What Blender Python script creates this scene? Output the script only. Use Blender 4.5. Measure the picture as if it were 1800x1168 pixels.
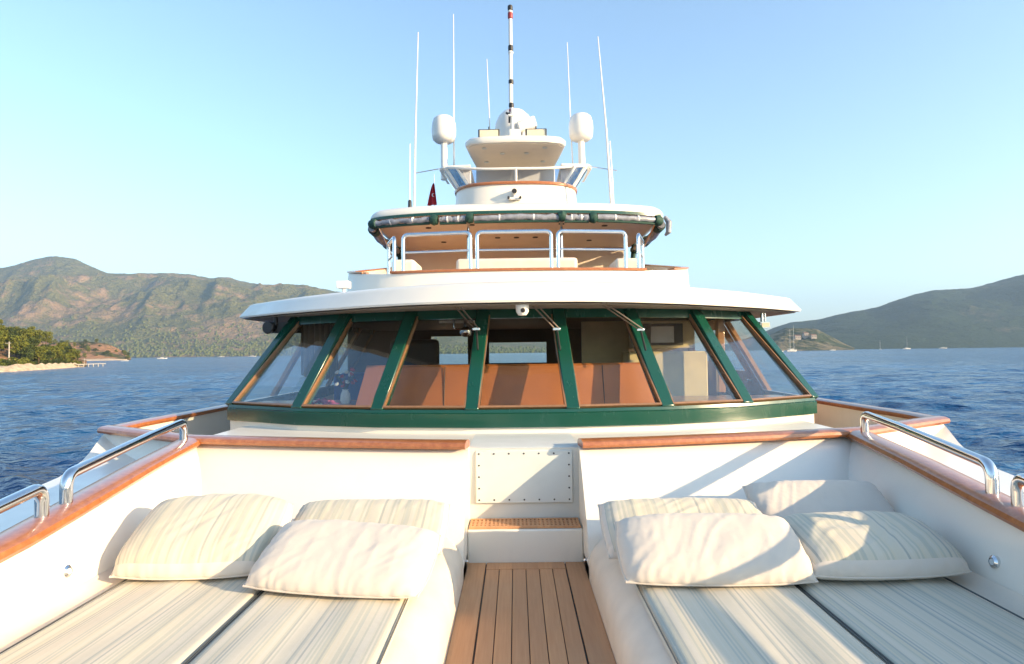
import bpy, bmesh, math, random
import numpy as np
from mathutils import Vector, Matrix
R = math.radians
for o in list(bpy.data.objects): bpy.data.objects.remove(o)
S = bpy.context.scene
C = S.collection

# ------------------------------------------------------------------ camera
cd = bpy.data.cameras.new('camera'); cam = bpy.data.objects.new('camera', cd); C.objects.link(cam)
cd.sensor_width = 36; cd.lens = 22; cd.clip_start = .05; cd.clip_end = 30000
cam.matrix_world = Matrix(((0.99991254, 0.01221684, 0.00506535, -.045), (0.00545171, -0.03180162, -0.99947933, 0),
                           (-0.0120494, 0.99941953, -0.03186544, 1.25), (0, 0, 0, 1)))
S.camera = cam
S.render.resolution_x, S.render.resolution_y = 1024, 664
# ------------------------------------------------------------------ light
SUN_AZ, SUN_EL = 116.5, 15.          # clockwise from +Y, and above the horizon
W = bpy.data.worlds.new('World'); S.world = W; W.use_nodes = True
wn, wl = W.node_tree.nodes, W.node_tree.links
bg = wn['Background']; sky = wn.new('ShaderNodeTexSky'); sky.sky_type = 'NISHITA'; sky.sun_disc = False
sky.sun_elevation = R(SUN_EL); sky.sun_rotation = R(SUN_AZ); sky.air_density = 1.0; sky.dust_density = 1.1; sky.ozone_density = 1.0
tint = wn.new('ShaderNodeMix'); tint.data_type = 'RGBA'; tint.blend_type = 'MULTIPLY'; tint.inputs[0].default_value = 1; tint.inputs[7].default_value = (.88, .985, 1.045, 1)
wl.new(sky.outputs[0], tint.inputs[6]); wl.new(tint.outputs[2], bg.inputs[0]); bg.inputs[1].default_value = .15
sd = bpy.data.lights.new('sun', 'SUN'); sd.energy = 5.0; sd.angle = R(.5); sd.color = (1, .745, .45)
so = bpy.data.objects.new('sun', sd); C.objects.link(so)
sv = Vector((math.sin(R(SUN_AZ))*math.cos(R(SUN_EL)), math.cos(R(SUN_AZ))*math.cos(R(SUN_EL)), math.sin(R(SUN_EL))))
so.rotation_euler = sv.to_track_quat('Z', 'Y').to_euler()
S.view_settings.view_transform = 'Standard'; S.view_settings.look = 'None'
S.view_settings.exposure = 1.38; S.view_settings.gamma = 1
S.cycles.max_bounces = 8; S.cycles.transparent_max_bounces = 12

# ------------------------------------------------------------------ materials
class NT:
    def __init__(s, name):
        s.m = bpy.data.materials.new(name); s.m.use_nodes = True; s.t = s.m.node_tree; s.n = s.t.nodes
        s.b = s.n['Principled BSDF']; s.tc = None
    def add(s, typ, ins=None, **kw):
        nd = s.n.new('ShaderNode'+typ)
        for k, v in kw.items(): setattr(nd, k, v)
        for k, v in (ins or {}).items(): s.put(nd, k, v)
        return nd
    def put(s, nd, k, v):
        if isinstance(v, bpy.types.NodeSocket): s.t.links.new(v, nd.inputs[k])
        elif isinstance(v, bpy.types.Node): s.t.links.new(v.outputs[0], nd.inputs[k])
        else: nd.inputs[k].default_value = v
    def co(s, which='Object'):
        if not s.tc: s.tc = s.n.new('ShaderNodeTexCoord')
        return s.tc.outputs[which]
    def noise(s, scale, detail=3, rough=.5, vec=None, stretch=None):
        v = vec or s.co()
        if stretch: v = s.add('Mapping', {'Vector': v, 'Scale': stretch}).outputs[0]
        return s.add('TexNoise', {'Vector': v, 'Scale': scale, 'Detail': detail, 'Roughness': rough}).outputs['Fac']
    def ramp(s, fac, stops, interp='LINEAR'):
        r = s.add('ValToRGB', {'Fac': fac}); cr = r.color_ramp; cr.interpolation = interp
        while len(cr.elements) < len(stops): cr.elements.new(.5)
        for e, (p, c) in zip(cr.elements, stops): e.position = p; e.color = (*c, 1) if len(c) == 3 else c
        return r.outputs[0]
    def math(s, op, a, b=0.):
        nd = s.add('Math', operation=op); s.put(nd, 0, a); s.put(nd, 1, b); return nd.outputs[0]
    def mix(s, f, a, b):
        nd = s.n.new('ShaderNodeMix'); nd.data_type = 'RGBA'
        s.put(nd, 0, f)
        for i, v in ((6, a), (7, b)):
            s.put(nd, i, (*v, 1) if isinstance(v, tuple) and len(v) == 3 else v)
        return nd.outputs[2]
    def bump(s, h, strength=.3, dist=.01, prev=None):
        b = s.add('Bump', {'Height': h, 'Strength': strength, 'Distance': dist})
        if prev: s.put(b, 'Normal', prev)
        return b.outputs[0]
    def fin(s, col=None, rough=None, metal=None, normal=None, **kw):
        if col is not None: s.put(s.b, 'Base Color', (*col, 1) if isinstance(col, tuple) and len(col) == 3 else col)
        if rough is not None: s.put(s.b, 'Roughness', rough)
        if metal is not None: s.put(s.b, 'Metallic', metal)
        if normal is not None: s.put(s.b, 'Normal', normal)
        for k, v in kw.items(): s.put(s.b, k.replace('_', ' '), v)
        return s.m
def simple(name, col, rough=.5, metal=0., var=.08, scale=6., bump=0., bscale=60.):
    t = NT(name); f = t.noise(scale, 4)
    c = t.ramp(f, [(.3, tuple(x*(1-var) for x in col)), (.7, tuple(min(1, x*(1+var)) for x in col))])
    r = t.math('ADD', t.math('MULTIPLY', t.noise(scale*2.3, 3), .12), rough-.06)
    n = t.bump(t.noise(bscale, 3), bump, .004) if bump else None
    return t.fin(c, r, metal, n)
M = {}
def mk_gel(name, col, rough):
    t = NT(name)
    f = t.noise(1.7, 5, .6); g = t.noise(9, 4, .6, stretch=(1, 1, .25))
    c = t.ramp(f, [(.3, tuple(x*.95 for x in col)), (.72, col)])
    c = t.mix(t.ramp(g, [(.55, (0, 0, 0)), (.8, (.35, .35, .35))]), c, tuple(x*.86 for x in col))
    n = t.bump(t.noise(5, 2), .05, .02)
    return t.fin(c, t.math('ADD', t.math('MULTIPLY', g, .25), rough-.1), None, n, Coat_Weight=.25, Coat_Roughness=.12)
M['cream'] = mk_gel('cream_gelcoat', (.82, .765, .67), .34)
M['white'] = mk_gel('white_paint', (.80, .765, .70), .3)
M['hull'] = mk_gel('hull_white', (.80, .79, .76), .3)
M['tan'] = simple('tan_headliner', (.80, .68, .54), .55, var=.05, scale=2)
M['grey'] = simple('grey_panel', (.58, .60, .58), .4, var=.04)
M['green'] = mk_gel('green_paint', (.003, .056, .036), .22)
M['darkgreen'] = simple('dark_green_canvas', (.012, .055, .04), .7, bump=.4)
M['black'] = simple('black_rubber', (.02, .02, .022), .5)
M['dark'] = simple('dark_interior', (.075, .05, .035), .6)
M['brown'] = simple('tan_leather', (.46, .15, .042), .38, var=.12, scale=3, bump=.2)
M['steel'] = simple('polished_steel', (.72, .73, .74), .10, 1., var=.04, scale=9)
M['seatcream'] = simple('cream_upholstery', (.72, .62, .50), .6, bump=.15, bscale=120)
M['olive'] = simple('beige_cabinet', (.70, .55, .30), .5)
M['red'] = simple('red_cloth', (.42, .012, .02), .7)
M['whitecloth'] = simple('white_cloth', (.75, .74, .72), .8)
M['seam'] = simple('grey_piping', (.10, .105, .10), .8)
M['lamp'] = simple('lamp_face', (.62, .56, .42), .25)
M['sail'] = simple('boat_white', (.52, .52, .50), .5)
M['redband'] = simple('red_band', (.30, .03, .03), .4)
M['curtain'] = simple('grey_curtain', (.22, .20, .17), .9)
M['blueseat'] = simple('blue_upholstery', (.03, .06, .25), .7)
M['plastic'] = simple('rolled_clear_plastic', (.27, .28, .31), .22, var=.3, scale=14, bump=.6, bscale=18)
def wood(name, c1, c2, rough, scale=14, coat=.6, stretch=(3, .4, 3)):
    t = NT(name)
    f = t.noise(scale, 6, .62, stretch=stretch); g = t.noise(2.2, 3)
    c = t.ramp(f, [(.25, c1), (.75, c2)])
    c = t.mix(t.math('MULTIPLY', g, .35), c, tuple(x*.6 for x in c1))
    if name == 'teak_planks':
        sp = t.add('SeparateXYZ', {0: t.co()}); k = t.math('FLOOR', t.math('DIVIDE', t.math('ADD', sp.outputs[0], .2345), .0773))
        wn_ = t.add('TexWhiteNoise', {'W': k}, noise_dimensions='1D').outputs[0]
        c = t.mix(t.math('MULTIPLY', wn_, .28), c, (.26, .15, .09)); c = t.mix(t.ramp(t.noise(1.1, 5, .65), [(.5, (0, 0, 0)), (.75, (.35, .35, .35))]), c, (.48, .31, .19))
    return t.fin(c, rough, None, t.bump(f, .12, .004), Coat_Weight=coat, Coat_Roughness=.1)
M['varnish'] = wood('varnished_teak', (.30, .09, .028), (.52, .20, .07), .3, stretch=(2, 2, 2))
M['door'] = wood('wood_door', (.38, .17, .065), (.52, .26, .11), .35, stretch=(3, 3, .4))
M['bronze'] = simple('dull_bronze', (.16, .13, .11), .35, .8)
M['bead'] = wood('window_bead', (.20, .10, .045), (.30, .16, .07), .4)
M['teak'] = wood('teak_planks', (.56, .27, .12), (.70, .38, .19), .62, 26, 0., (3, .12, 1))
def glass(name, tint, refl=1.0, rough=0.0):
    t = NT(name); t.n.remove(t.b)
    out = [n for n in t.n if n.type == 'OUTPUT_MATERIAL'][0]
    tr = t.add('BsdfTransparent', {'Color': (*tint, 1)}); gl = t.add('BsdfGlossy', {'Roughness': rough, 'Color': (1, 1, 1, 1)})
    fr = t.add('Fresnel', {'IOR': 1.5})
    mx = t.add('MixShader', {0: t.math('MULTIPLY', fr.outputs[0], refl)})
    t.put(mx, 1, tr); t.put(mx, 2, gl); t.put(out, 'Surface', mx); return t.m
M['glass'] = glass('clear_glass', (.93, .95, .94), .24)
M['screen'] = glass('tinted_screen', (.60, .66, .78), 1.4)
def stripes(name, border=None, freq=95., axis=0, src='Object', plain=False):
    t = NT(name)
    sp = t.add('SeparateXYZ', {0: t.co('UV' if src == 'UV' else 'Object')})
    x = sp.outputs[axis]; y = sp.outputs[1-axis]
    base = (.66, .58, .49)
    weave = t.noise(420 if src != 'UV' else 260, 2)
    if plain: c = t.ramp(t.noise(5, 4), [(.3, tuple(v*.93 for v in base)), (.7, base)])
    else:
        a = t.add('TexWhiteNoise', {'W': t.math('FLOOR', t.math('MULTIPLY', x, freq))}, noise_dimensions='1D').outputs[0]
        b = t.add('TexWhiteNoise', {'W': t.math('FLOOR', t.math('ADD', t.math('MULTIPLY', x, freq*.19), .5))}, noise_dimensions='1D').outputs[0]
        c1 = t.ramp(a, [(0, (.62, .55, .42)), (.30, (.50, .47, .36)), (.52, (.64, .57, .45)), (.70, (.46, .45, .37)), (.80, (.62, .54, .39)), (.88, (.36, .36, .31))], 'CONSTANT')
        c2 = t.ramp(b, [(0, (.56, .50, .39)), (.35, (.50, .47, .37)), (.6, (.55, .49, .37)), (.82, (.45, .45, .38))], 'CONSTANT')
        c = t.mix(.15, c1, c2)
        if border:
            ins = t.math('MULTIPLY', t.math('LESS_THAN', t.math('ABSOLUTE', t.math('SUBTRACT', y, .5)), .5-border),
                         t.math('LESS_THAN', t.math('ABSOLUTE', t.math('SUBTRACT', x, .5)), .5-border*.45))
            c = t.mix(ins, base, c)
    c = t.mix(t.math('MULTIPLY', t.noise(3.1, 4), .16), c, (.40, .37, .33))
    n = t.bump(weave, .25, .002)
    n = t.bump(t.noise(11, 3), .25, .01, n)
    return t.fin(c, .85, None, n, Sheen_Weight=.15)
M['mat'] = stripes('striped_canvas', freq=135.)
M['pstripe'] = stripes('striped_pillow_cloth', .11, 74., 0, 'UV')
M['pplain'] = stripes('plain_pillow_cloth', plain=True, src='UV')
def mk_water():
    t = NT('sea_water')
    v = t.co('Object')
    a = t.noise(.85, 3, .6, vec=v, stretch=(.55, 1, 1)); b = t.noise(2.2, 3, .6, vec=v, stretch=(.6, 1, 1)); c = t.noise(.035, 3, .5, vec=v)
    f = t.noise(.9, 4, .75, vec=v, stretch=(.35, 1, 1))
    e = t.noise(5.5, 3, .6, vec=v, stretch=(.6, 1, 1)); w0 = t.noise(.16, 4, .6, vec=v, stretch=(.5, 1, 1)); n = t.bump(w0, 1., 1.3); n = t.bump(a, 1., .6, n); n = t.bump(b, .9, .24, n); n = t.bump(e, .8, .07, n)
    c3 = t.noise(.012, 5, .65, vec=v, stretch=(.35, 1, 1)); c4 = t.noise(.25, 4, .65, vec=v, stretch=(.4, 1, 1))
    col = t.ramp(t.math('ADD', t.math('MULTIPLY', c3, .5), t.math('MULTIPLY', c4, .5)), [(.38, (.002, .028, .09)), (.60, (.012, .11, .27))])
    foam = t.math('MULTIPLY', t.ramp(f, [(.735, (0, 0, 0)), (.76, (1, 1, 1))]), t.ramp(t.noise(.02, 2), [(.5, (0, 0, 0)), (.62, (1, 1, 1))]))
    col = t.mix(foam, col, (.55, .62, .66))
    return t.fin(col, .16, None, n, IOR=1.33)
M['water'] = mk_water()
def mk_hill(name, greens, earths, cover, size):
    t = NT(name)
    f = t.noise(1/size, 6, .62); g = t.noise(9/size, 5, .65); h = t.noise(60/size, 3, .7)
    gr = t.ramp(h, [(.3, greens[0]), (.7, greens[1])]); ea = t.ramp(g, [(.3, earths[0]), (.7, earths[1])])
    mk = t.ramp(t.math('ADD', f, t.math('MULTIPLY', t.math('SUBTRACT', g, .5), .55)), [(cover-.05, (0, 0, 0)), (cover+.06, (1, 1, 1))])
    c = t.mix(mk, gr, ea)
    n = t.bump(h, 1., size*.02); n = t.bump(g, 1., size*.06, n)
    return t.fin(c, .95, None, n, Specular_IOR_Level=.1)
M['mountain'] = mk_hill('mountain_scrub', ((.080, .085, .026), (.185, .168, .052)), ((.21, .145, .072), (.33, .215, .115)), .572, 620.)
M['hillgreen'] = mk_hill('dark_hill_forest', ((.006, .020, .008), (.040, .066, .026)), ((.08, .07, .045), (.13, .11, .07)), .68, 400.)
M['headland'] = mk_hill('headland_scrub', ((.03, .05, .02), (.07, .08, .035)), ((.17, .14, .08), (.26, .21, .13)), .54, 160.)
M['shore'] = mk_hill('shore_earth', ((.05, .06, .02), (.12, .11, .045)), ((.30, .15, .08), (.42, .24, .13)), .45, 40.)
M['beach'] = simple('beach_pebbles', (.50, .38, .25), .95, var=.3, scale=.8, bump=1., bscale=2.)
def leafy(name, a, b):
    t = NT(name); c = t.ramp(t.noise(.55, 3, .6), [(.3, a), (.7, b)])
    return t.fin(c, .8, None, None, Specular_IOR_Level=.15)
M['leafA'] = leafy('pine_leaf', (.065, .085, .012), (.17, .17, .028))
M['leafB'] = leafy('dark_leaf', (.028, .045, .012), (.075, .09, .02))
M['trunk'] = simple('bark', (.12, .08, .05), .9, var=.3)
M['pole'] = simple('weathered_pole', (.42, .38, .32), .8)
M['stone'] = simple('pale_masonry', (.36, .31, .26), .85, var=.15)
M['tile'] = simple('red_roof_tile', (.17, .09, .06), .8, var=.2)

# ------------------------------------------------------------------ mesh helpers
def link(o, parent=None):
    C.objects.link(o)
    if parent is not None: o.parent = parent
    return o
class MB:
    def __init__(s): s.v = []; s.f = []; s.uv = None
    def add(s, vs, fs):
        k = len(s.v); s.v += [tuple(map(float, p)) for p in vs]; s.f += [tuple(i+k for i in f) for f in fs]; return s
    def box(s, x0, x1, y0, y1, z0, z1):
        return s.add([(x, y, z) for x in (x0, x1) for y in (y0, y1) for z in (z0, z1)],
                     [(0, 1, 3, 2), (4, 6, 7, 5), (0, 4, 5, 1), (2, 3, 7, 6), (0, 2, 6, 4), (1, 5, 7, 3)])
    def obox(s, c, ax, ay, az):          # oriented box, centre + three half vectors
        c, ax, ay, az = map(Vector, (c, ax, ay, az))
        return s.add([c+ax*i+ay*j+az*k for i in (-1, 1) for j in (-1, 1) for k in (-1, 1)],
                     [(0, 1, 3, 2), (4, 6, 7, 5), (0, 4, 5, 1), (2, 3, 7, 6), (0, 2, 6, 4), (1, 5, 7, 3)])
    def grid(s, rows, cu=False, cap=False):
        n = len(rows[0]); fs = []
        for i in range(len(rows)-1):
            for j in range(n if cu else n-1):
                a, b = i*n+j, i*n+(j+1) % n; fs.append((a, b, b+n, a+n))
        if cap: fs.append(tuple(range(n))[::-1]); fs.append(tuple((len(rows)-1)*n+j for j in range(n)))
        return s.add([p for r in rows for p in r], fs)
    def tube(s, path, r, seg=10, cap=True):
        P = [Vector(p) for p in path]; rows = []; rr = r if isinstance(r, (list, tuple)) else [r]*len(P)
        up = Vector((0, 0, 1)); t0 = (P[1]-P[0]).normalized()
        nrm = t0.orthogonal().normalized()
        for i, p in enumerate(P):
            t = ((P[min(i+1, len(P)-1)]-P[max(i-1, 0)])).normalized()
            nrm = (nrm - t*nrm.dot(t)).normalized(); b = t.cross(nrm)
            rows.append([p+(nrm*math.cos(a)+b*math.sin(a))*rr[i] for a in [2*math.pi*k/seg for k in range(seg)]])
        return s.grid(rows, True, cap)
    def lathe(s, prof, c=(0, 0, 0), axis=(0, 0, 1), seg=24):
        ax = Vector(axis).normalized(); u = ax.orthogonal().normalized(); w = ax.cross(u); c = Vector(c)
        return s.grid([[c+ax*h+(u*math.cos(a)+w*math.sin(a))*max(r, 1e-4) for a in [2*math.pi*k/seg for k in range(seg)]] for r, h in prof], True, True)
    def sweep(s, path, prof, cap=True):      # prof: (side, up) pairs; side = horizontal normal of the path
        P = [Vector(p) for p in path]; rows = []
        for i, p in enumerate(P):
            a = (P[i]-P[i-1]) if i else (P[1]-P[0]); b = (P[i+1]-P[i]) if i < len(P)-1 else (P[i]-P[i-1])
            a = Vector((a.x, a.y, 0)).normalized(); b = Vector((b.x, b.y, 0)).normalized()
            t = (a+b).normalized(); k = 1/max(.5, t.dot(a)); sd_ = Vector((t.y, -t.x, 0))*k
            rows.append([p+sd_*q[0]+Vector((0, 0, q[1])) for q in prof])
        return s.grid(rows, True, cap)
    def prism(s, outline, z0, z1):
        n = len(outline)
        return s.add([(x, y, z0) for x, y in outline]+[(x, y, z1) for x, y in outline],
                     [tuple(range(n))[::-1], tuple(range(n, 2*n))]+[(i, (i+1) % n, (i+1) % n+n, i+n) for i in range(n)])
    def build(s, name, mat, parent=None, smooth=True, bevel=0, seg=2, ang=38):
        me = bpy.data.meshes.new(name); me.from_pydata(s.v, [], s.f)
        bm = bmesh.new(); bm.from_mesh(me); bmesh.ops.recalc_face_normals(bm, faces=bm.faces); bm.to_mesh(me); bm.free()
        me.materials.append(M[mat] if isinstance(mat, str) else mat)
        o = bpy.data.objects.new(name, me); link(o, parent)
        if bevel:
            b = o.modifiers.new('bevel', 'BEVEL'); b.width = bevel; b.segments = seg; b.limit_method = 'ANGLE'; b.angle_limit = R(30)
        if smooth:
            me.polygons.foreach_set('use_smooth', [True]*len(me.polygons)); me.update()
            me.set_sharp_from_angle(angle=R(ang))
        return o
def tag(o, label=None, cat=None, group=None, kind=None):
    if label: o['label'] = label
    if cat: o['category'] = cat
    if group: o['group'] = group
    if kind: o['kind'] = kind
    return o
def empty(name, loc=(0, 0, 0)):
    o = bpy.data.objects.new(name, None); link(o); o.location = loc; return o
def smoothpath(pts, r=.1, n=6):
    P = [Vector(p) for p in pts]; out = [P[0]]
    for i in range(1, len(P)-1):
        a = P[i-1]-P[i]; b = P[i+1]-P[i]; k = min(r, a.length*.45, b.length*.45)
        p0 = P[i]+a.normalized()*k; p1 = P[i]+b.normalized()*k
        for j in range(n+1):
            t = j/n; out.append(p0*(1-t)**2+P[i]*2*t*(1-t)+p1*t*t)
    out.append(P[-1]); return out
def catmull(pts, n=6):
    P = [Vector(p) for p in pts]; P = [P[0]*2-P[1]]+P+[P[-1]*2-P[-2]]; out = []
    for i in range(1, len(P)-2):
        for j in range(n):
            t = j/n; a, b, c, d = P[i-1], P[i], P[i+1], P[i+2]
            out.append(.5*((2*b)+(c-a)*t+(2*a-5*b+4*c-d)*t*t+(3*b-a-3*c+d)*t**3))
    out.append(P[-2]); return out
def mirror_path(half):      # half from centre outwards (x>=0) -> full from -x to +x
    return [(-p[0], *p[1:]) for p in half[::-1] if p[0] > 1e-6]+list(half)
SG = (-1, 1)
CAP = [(-.07, 0), (-.078, .016), (-.07, .034), (-.045, .046), (0, .050), (.045, .046), (.07, .034), (.078, .016), (.07, 0)]

# ================================================================== THE YACHT
yacht = empty('yacht', (0, 4, 0))
tag(yacht, 'large cream motor yacht with green wheelhouse window frames and a tall mast', 'yacht')
yacht.location = (0, 0, 0)
# sheer line of the hull (outer edge of the bulwark), by y
def sheer(y):
    ys = [-5.2, -4.2, -2, 0, 2, 3.64, 4.25, 4.55, 4.83, 17]; xs = [.02, .9, 1.95, 2.5, 2.85, 3.05, 3.12, 3.17, 3.24, 3.27]
    zs = [.55, .52, .48, .44, .40, .41, .45, .52, .645, .655]
    return float(np.interp(y, ys, xs)), float(np.interp(y, ys, zs))
ysamp = list(np.linspace(-5.2, 4.1, 25))+[4.25, 4.4, 4.55, 4.65, 4.75, 4.83]+list(np.linspace(5.3, 17, 12))
rows = []
for y in ysamp:
    x, z = sheer(y); row = []
    for k, (fx, fz) in enumerate([(1, 0), (.985, .25), (.95, .5), (.88, .75), (.74, 1)]):
        row.append((x*fx, y+(1-fx)*(2.0 if y < 0 else 0), z+(-2.5-z)*fz))
    rows.append([(-p[0], p[1], p[2]) for p in row]+row[::-1])
hb = MB().grid(rows)
n = len(rows[0]); hb.f.append(tuple(range((len(rows)-1)*n, len(rows)*n)))
hb.build('hull', 'hull', yacht)
# sloping outer deck between the pad coaming and the sheer, curving up to the cross wall
def wallx(y): return float(np.interp(y, [-1, 1, 2.3, 2.75, 3.5, 4.26, 4.6], [1.70, 1.86, 1.945, 1.985, 2.10, 2.235, 2.29]))
def wallz(y): return float(np.interp(y, [-1, 1, 2.3, 2.75, 3.5, 4.26, 4.6], [.40, .44, .50, .545, .60, .63, .63]))
for s in SG:
    m = MB(); rows = []
    for y in list(np.linspace(-1, 4.0, 16))+[4.2, 4.35, 4.5, 4.62, 4.7, 4.76, 4.83, 4.9]:
        xs, zs = sheer(y); lift = 0
        xi = wallx(y)+.07; zi = wallz(y)-.10
        rows.append([(s*(xi+(xs-xi)*t), y+t*t*.0, zi+(zs-zi)*t-.03*math.sin(t*math.pi)+lift*(1-.3*t)) for t in np.linspace(0, 1, 8)])
    m.grid(rows); m.build('side_deck', 'white', yacht)
# sunpad benches
BP = [(.345, -.03), (.345, .06), (.349, .10), (.360, .14), (.380, .172), (.412, .202), (.45, .228), (.485, .244), (.53, .249), (1.80, .249), (1.845, .252), (1.88, .262), (1.905, .285)]
for s in SG:
    m = MB(); m.grid([[(s*x, y, z) for x, z in BP] for y in np.linspace(-.9, 3.75, 12)])
    m.build('bench', 'seatcream', yacht)
    # inner face of the side coaming
    m = MB(); rows = []
    for y in list(np.linspace(-.9, 3.2, 14))+[3.4, 3.6, 3.8, 4.0, 4.2, 4.34]:
        xt, zt = wallx(y), wallz(y)
        rows.append([(s*(1.905+(xt-1.905)*(t**1.15)), y, .27+(zt+.01-.27)*t) for t in np.linspace(0, 1, 7)]+[(s*(xt+.075), y, zt+.01), (s*(xt+.075), y, zt-.14)])
    m.grid(rows); m.build('side_coaming', 'cream', yacht)
    # seat back, leaning aft
    def yb(x): return 3.50+.16*max(0, (x-.9)/1.2)**2
    def yt(x): return 3.90+.40*max(0, (x-.345)/1.95)**1.25
    m = MB(); rows = []
    for x in list(np.linspace(.345, 1.7, 9))+[1.85, 1.95, 2.05, 2.15, 2.25, 2.32]:
        r_ = [(s*x, yb(x)-.03, -.02)]
        for t in np.linspace(0, 1, 9):
            r_.append((s*x, yb(x)+(yt(x)-yb(x))*(.35*t+.65*t**1.25), .20+.435*t))
        r_ += [(s*x, yt(x)+.02, .648), (s*x, yt(x)+.05, .655), (s*x, 5.5, .655)]
        rows.append(r_)
    m.grid(rows)
    e = rows[0][:12]+[(s*.345, 3.99, .655), (s*.345, 3.99, -.02)]
    m.add(e, [tuple(range(len(e)))])
    m.build('seat_back', 'cream', yacht, ang=50)
    MB().lathe([(.012, 0), (.012, .01), (.007, .016)], (s*.344, 3.60, .06), (-s, 0, 0), 12).obox((s*.338, 3.60, .035), (.004, 0, 0), (0, .012, 0), (0, 0, .03)).build('latch', 'steel', yacht)
    # cross wall beyond the seat back, out to the bulwark corner
    m = MB(); p0 = Vector((s*2.31, 4.31, 0)); p1 = Vector((s*3.23, 4.83, 0)); rows = []
    for t in np.linspace(0, 1, 8):
        p = p0.lerp(p1, t)
        rows.append([(p.x, p.y-.18*(1-t*.5), .38), (p.x, p.y-.05, .47), (p.x, p.y-.005, .56), (p.x, p.y, .655), (p.x, p.y+.12, .655), (p.x, p.y+.12, .0)])
    m.grid(rows); m.build('cross_wall', 'white', yacht)
    # varnished caps
    capA = [(s*.352, 3.93, .655)]+[(s*x, yt(x)+.03, .655) for x in np.linspace(.6, 2.2, 9)]+[(s*2.32, 4.34, .655), (s*3.20, 4.835, .672)]
    MB().sweep(capA, CAP).build('seat_back_cap', 'varnish', yacht)
    capB = [(s*(wallx(y)+.035), y, wallz(y)+.014) for y in list(np.linspace(-.9, 3.4, 14))+[3.7, 4.0, 4.2, 4.285]]
    MB().sweep(capB, [(a*1.12, b*1.05) for a, b in CAP]).build('side_cap', 'varnish', yacht)
    # bulwark aft of the cross wall
    m = MB(); rows = []
    for y in np.linspace(4.90, 16.5, 14): rows.append([(s*3.16, y, -.1), (s*3.15, y, .665), (s*3.25, y, .665), (s*3.262, y, .60)])
    m.grid(rows); m.build('bulwark', 'cream', yacht)
    MB().sweep([(s*3.17, 4.83, .667)]+[(s*3.20, y, .668) for y in np.linspace(5.2, 16.5, 9)], [(a*.95, b) for a, b in CAP]).build('bulwark_cap', 'varnish', yacht)
    # grab rails on the side caps
    for ya, yb_ in ((2.76, 4.17), (1.05, 2.60)):
        def bp(y, h): return (s*(wallx(y)+.04), y, wallz(y)+.05+h)
        pts = [bp(ya, 0), bp(ya, .135)]+[bp(y, .135) for y in np.linspace(ya, yb_, 6)[1:-1]]+[bp(yb_, .135), bp(yb_, 0)]
        P = [Vector(p) for p in pts]
        pp = [P[0]]+smoothpath([P[0], P[1], P[2]], .075, 8)[1:-1]+P[2:-2]+smoothpath([P[-3], P[-2], P[-1]], .075, 8)[1:]
        h = MB().tube(pp, .0255, 16).build('grab_rail', 'steel', yacht)
        for y in (ya, yb_): MB().lathe([(.036, 0), (.036, .006), (.028, .012), (.026, .012)], bp(y, -.003), seg=20).build('base_flange', 'steel', h)
    # small fitting in the coaming
    y = 2.62; zc = .36; xc = 1.905+(wallx(y)-1.905)*.3
    f = MB().lathe([(.026, -.01), (.026, .012), (.016, .02), (.014, .008)], (s*(xc-.0), y, zc), (-s, 0, .15), 20).build('courtesy_light', 'steel', yacht)
    MB().lathe([(.013, 0), (.013, .010)], (s*(xc-.008), y, zc), (-s, 0, .15), 16).build('lens', 'grey', f)
# centre: teak walkway, step, locker panel
wk = MB().box(-.345, .345, -1.2, 3.765, -.04, -.012).build('walkway', 'black', yacht, False)
def planks(parent):
    m = MB(); g = .0035; zt = 0.
    m.box(-.343, -.236, -1.2, 3.76, -.01, zt); m.box(.236, .343, -1.2, 3.76, -.01, zt)
    m.box(-.236+2*g, .236-2*g, 3.65, 3.76, -.01, zt)
    w = (.472-4*g)/6
    for k in range(6):
        x0 = -.236+2*g+k*w; m.box(x0+g*.6, x0+w-g*.6, -1.2, 3.65-2*g, -.01, zt)
    return m.build('teak_planks', 'teak', parent, False, .0012, 1)
planks(wk)
st = MB().box(-.345, .345, 3.765, 3.99, -.02, .192).build('step', 'cream', yacht, True, .012, 3)
m = MB(); m.box(-.335, .335, 3.775, 3.80, .1945, .207); m.box(-.335, .335, 3.945, 3.965, .1945, .207)
for k in range(27): m.box(-.335+k*.0252, -.335+k*.0252+.0125, 3.80, 3.945, .1945, .205)
for k in range(3): m.box(-.335, .335, 3.83+k*.035, 3.845+k*.035, .1945, .2045)
m.build('teak_grating', 'teak', st, False)
lk = MB().grid([[(x, 3.985, .18), (x, 3.975, .60), (x, 3.965, .645), (x, 3.99, .6555), (x, 4.8, .6555)] for x in (-.345, .345)]).build('locker_front', 'grey', yacht, True, 0, 2, 60)
pn = MB().box(-.305, .305, 3.962, 3.974, .30, .630).build('access_panel', 'grey', lk, True, .006, 3)
for i in range(7):
    for j in range(5):
        if i in (0, 6) or j in (0, 4):
            if i in (0, 6) and j in (0, 4) and 0: continue
            MB().lathe([(.0055, 0), (.0055, .003), (.003, .005)], (-.283+i*.0943, 3.963, .322+j*.072), (0, -1, 0), 10).build('bolt', 'black', pn)
MB().box(-.36, .36, 3.99, 5.6, .6515, .6552).build('foredeck_top', 'cream', yacht)
# side decks beside the wheelhouse and aft deck
m = MB(); m.box(-3.16, 3.16, 4.9, 16.8, -.12, -.03); m.build('main_deck', 'teak', yacht, False)

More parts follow.
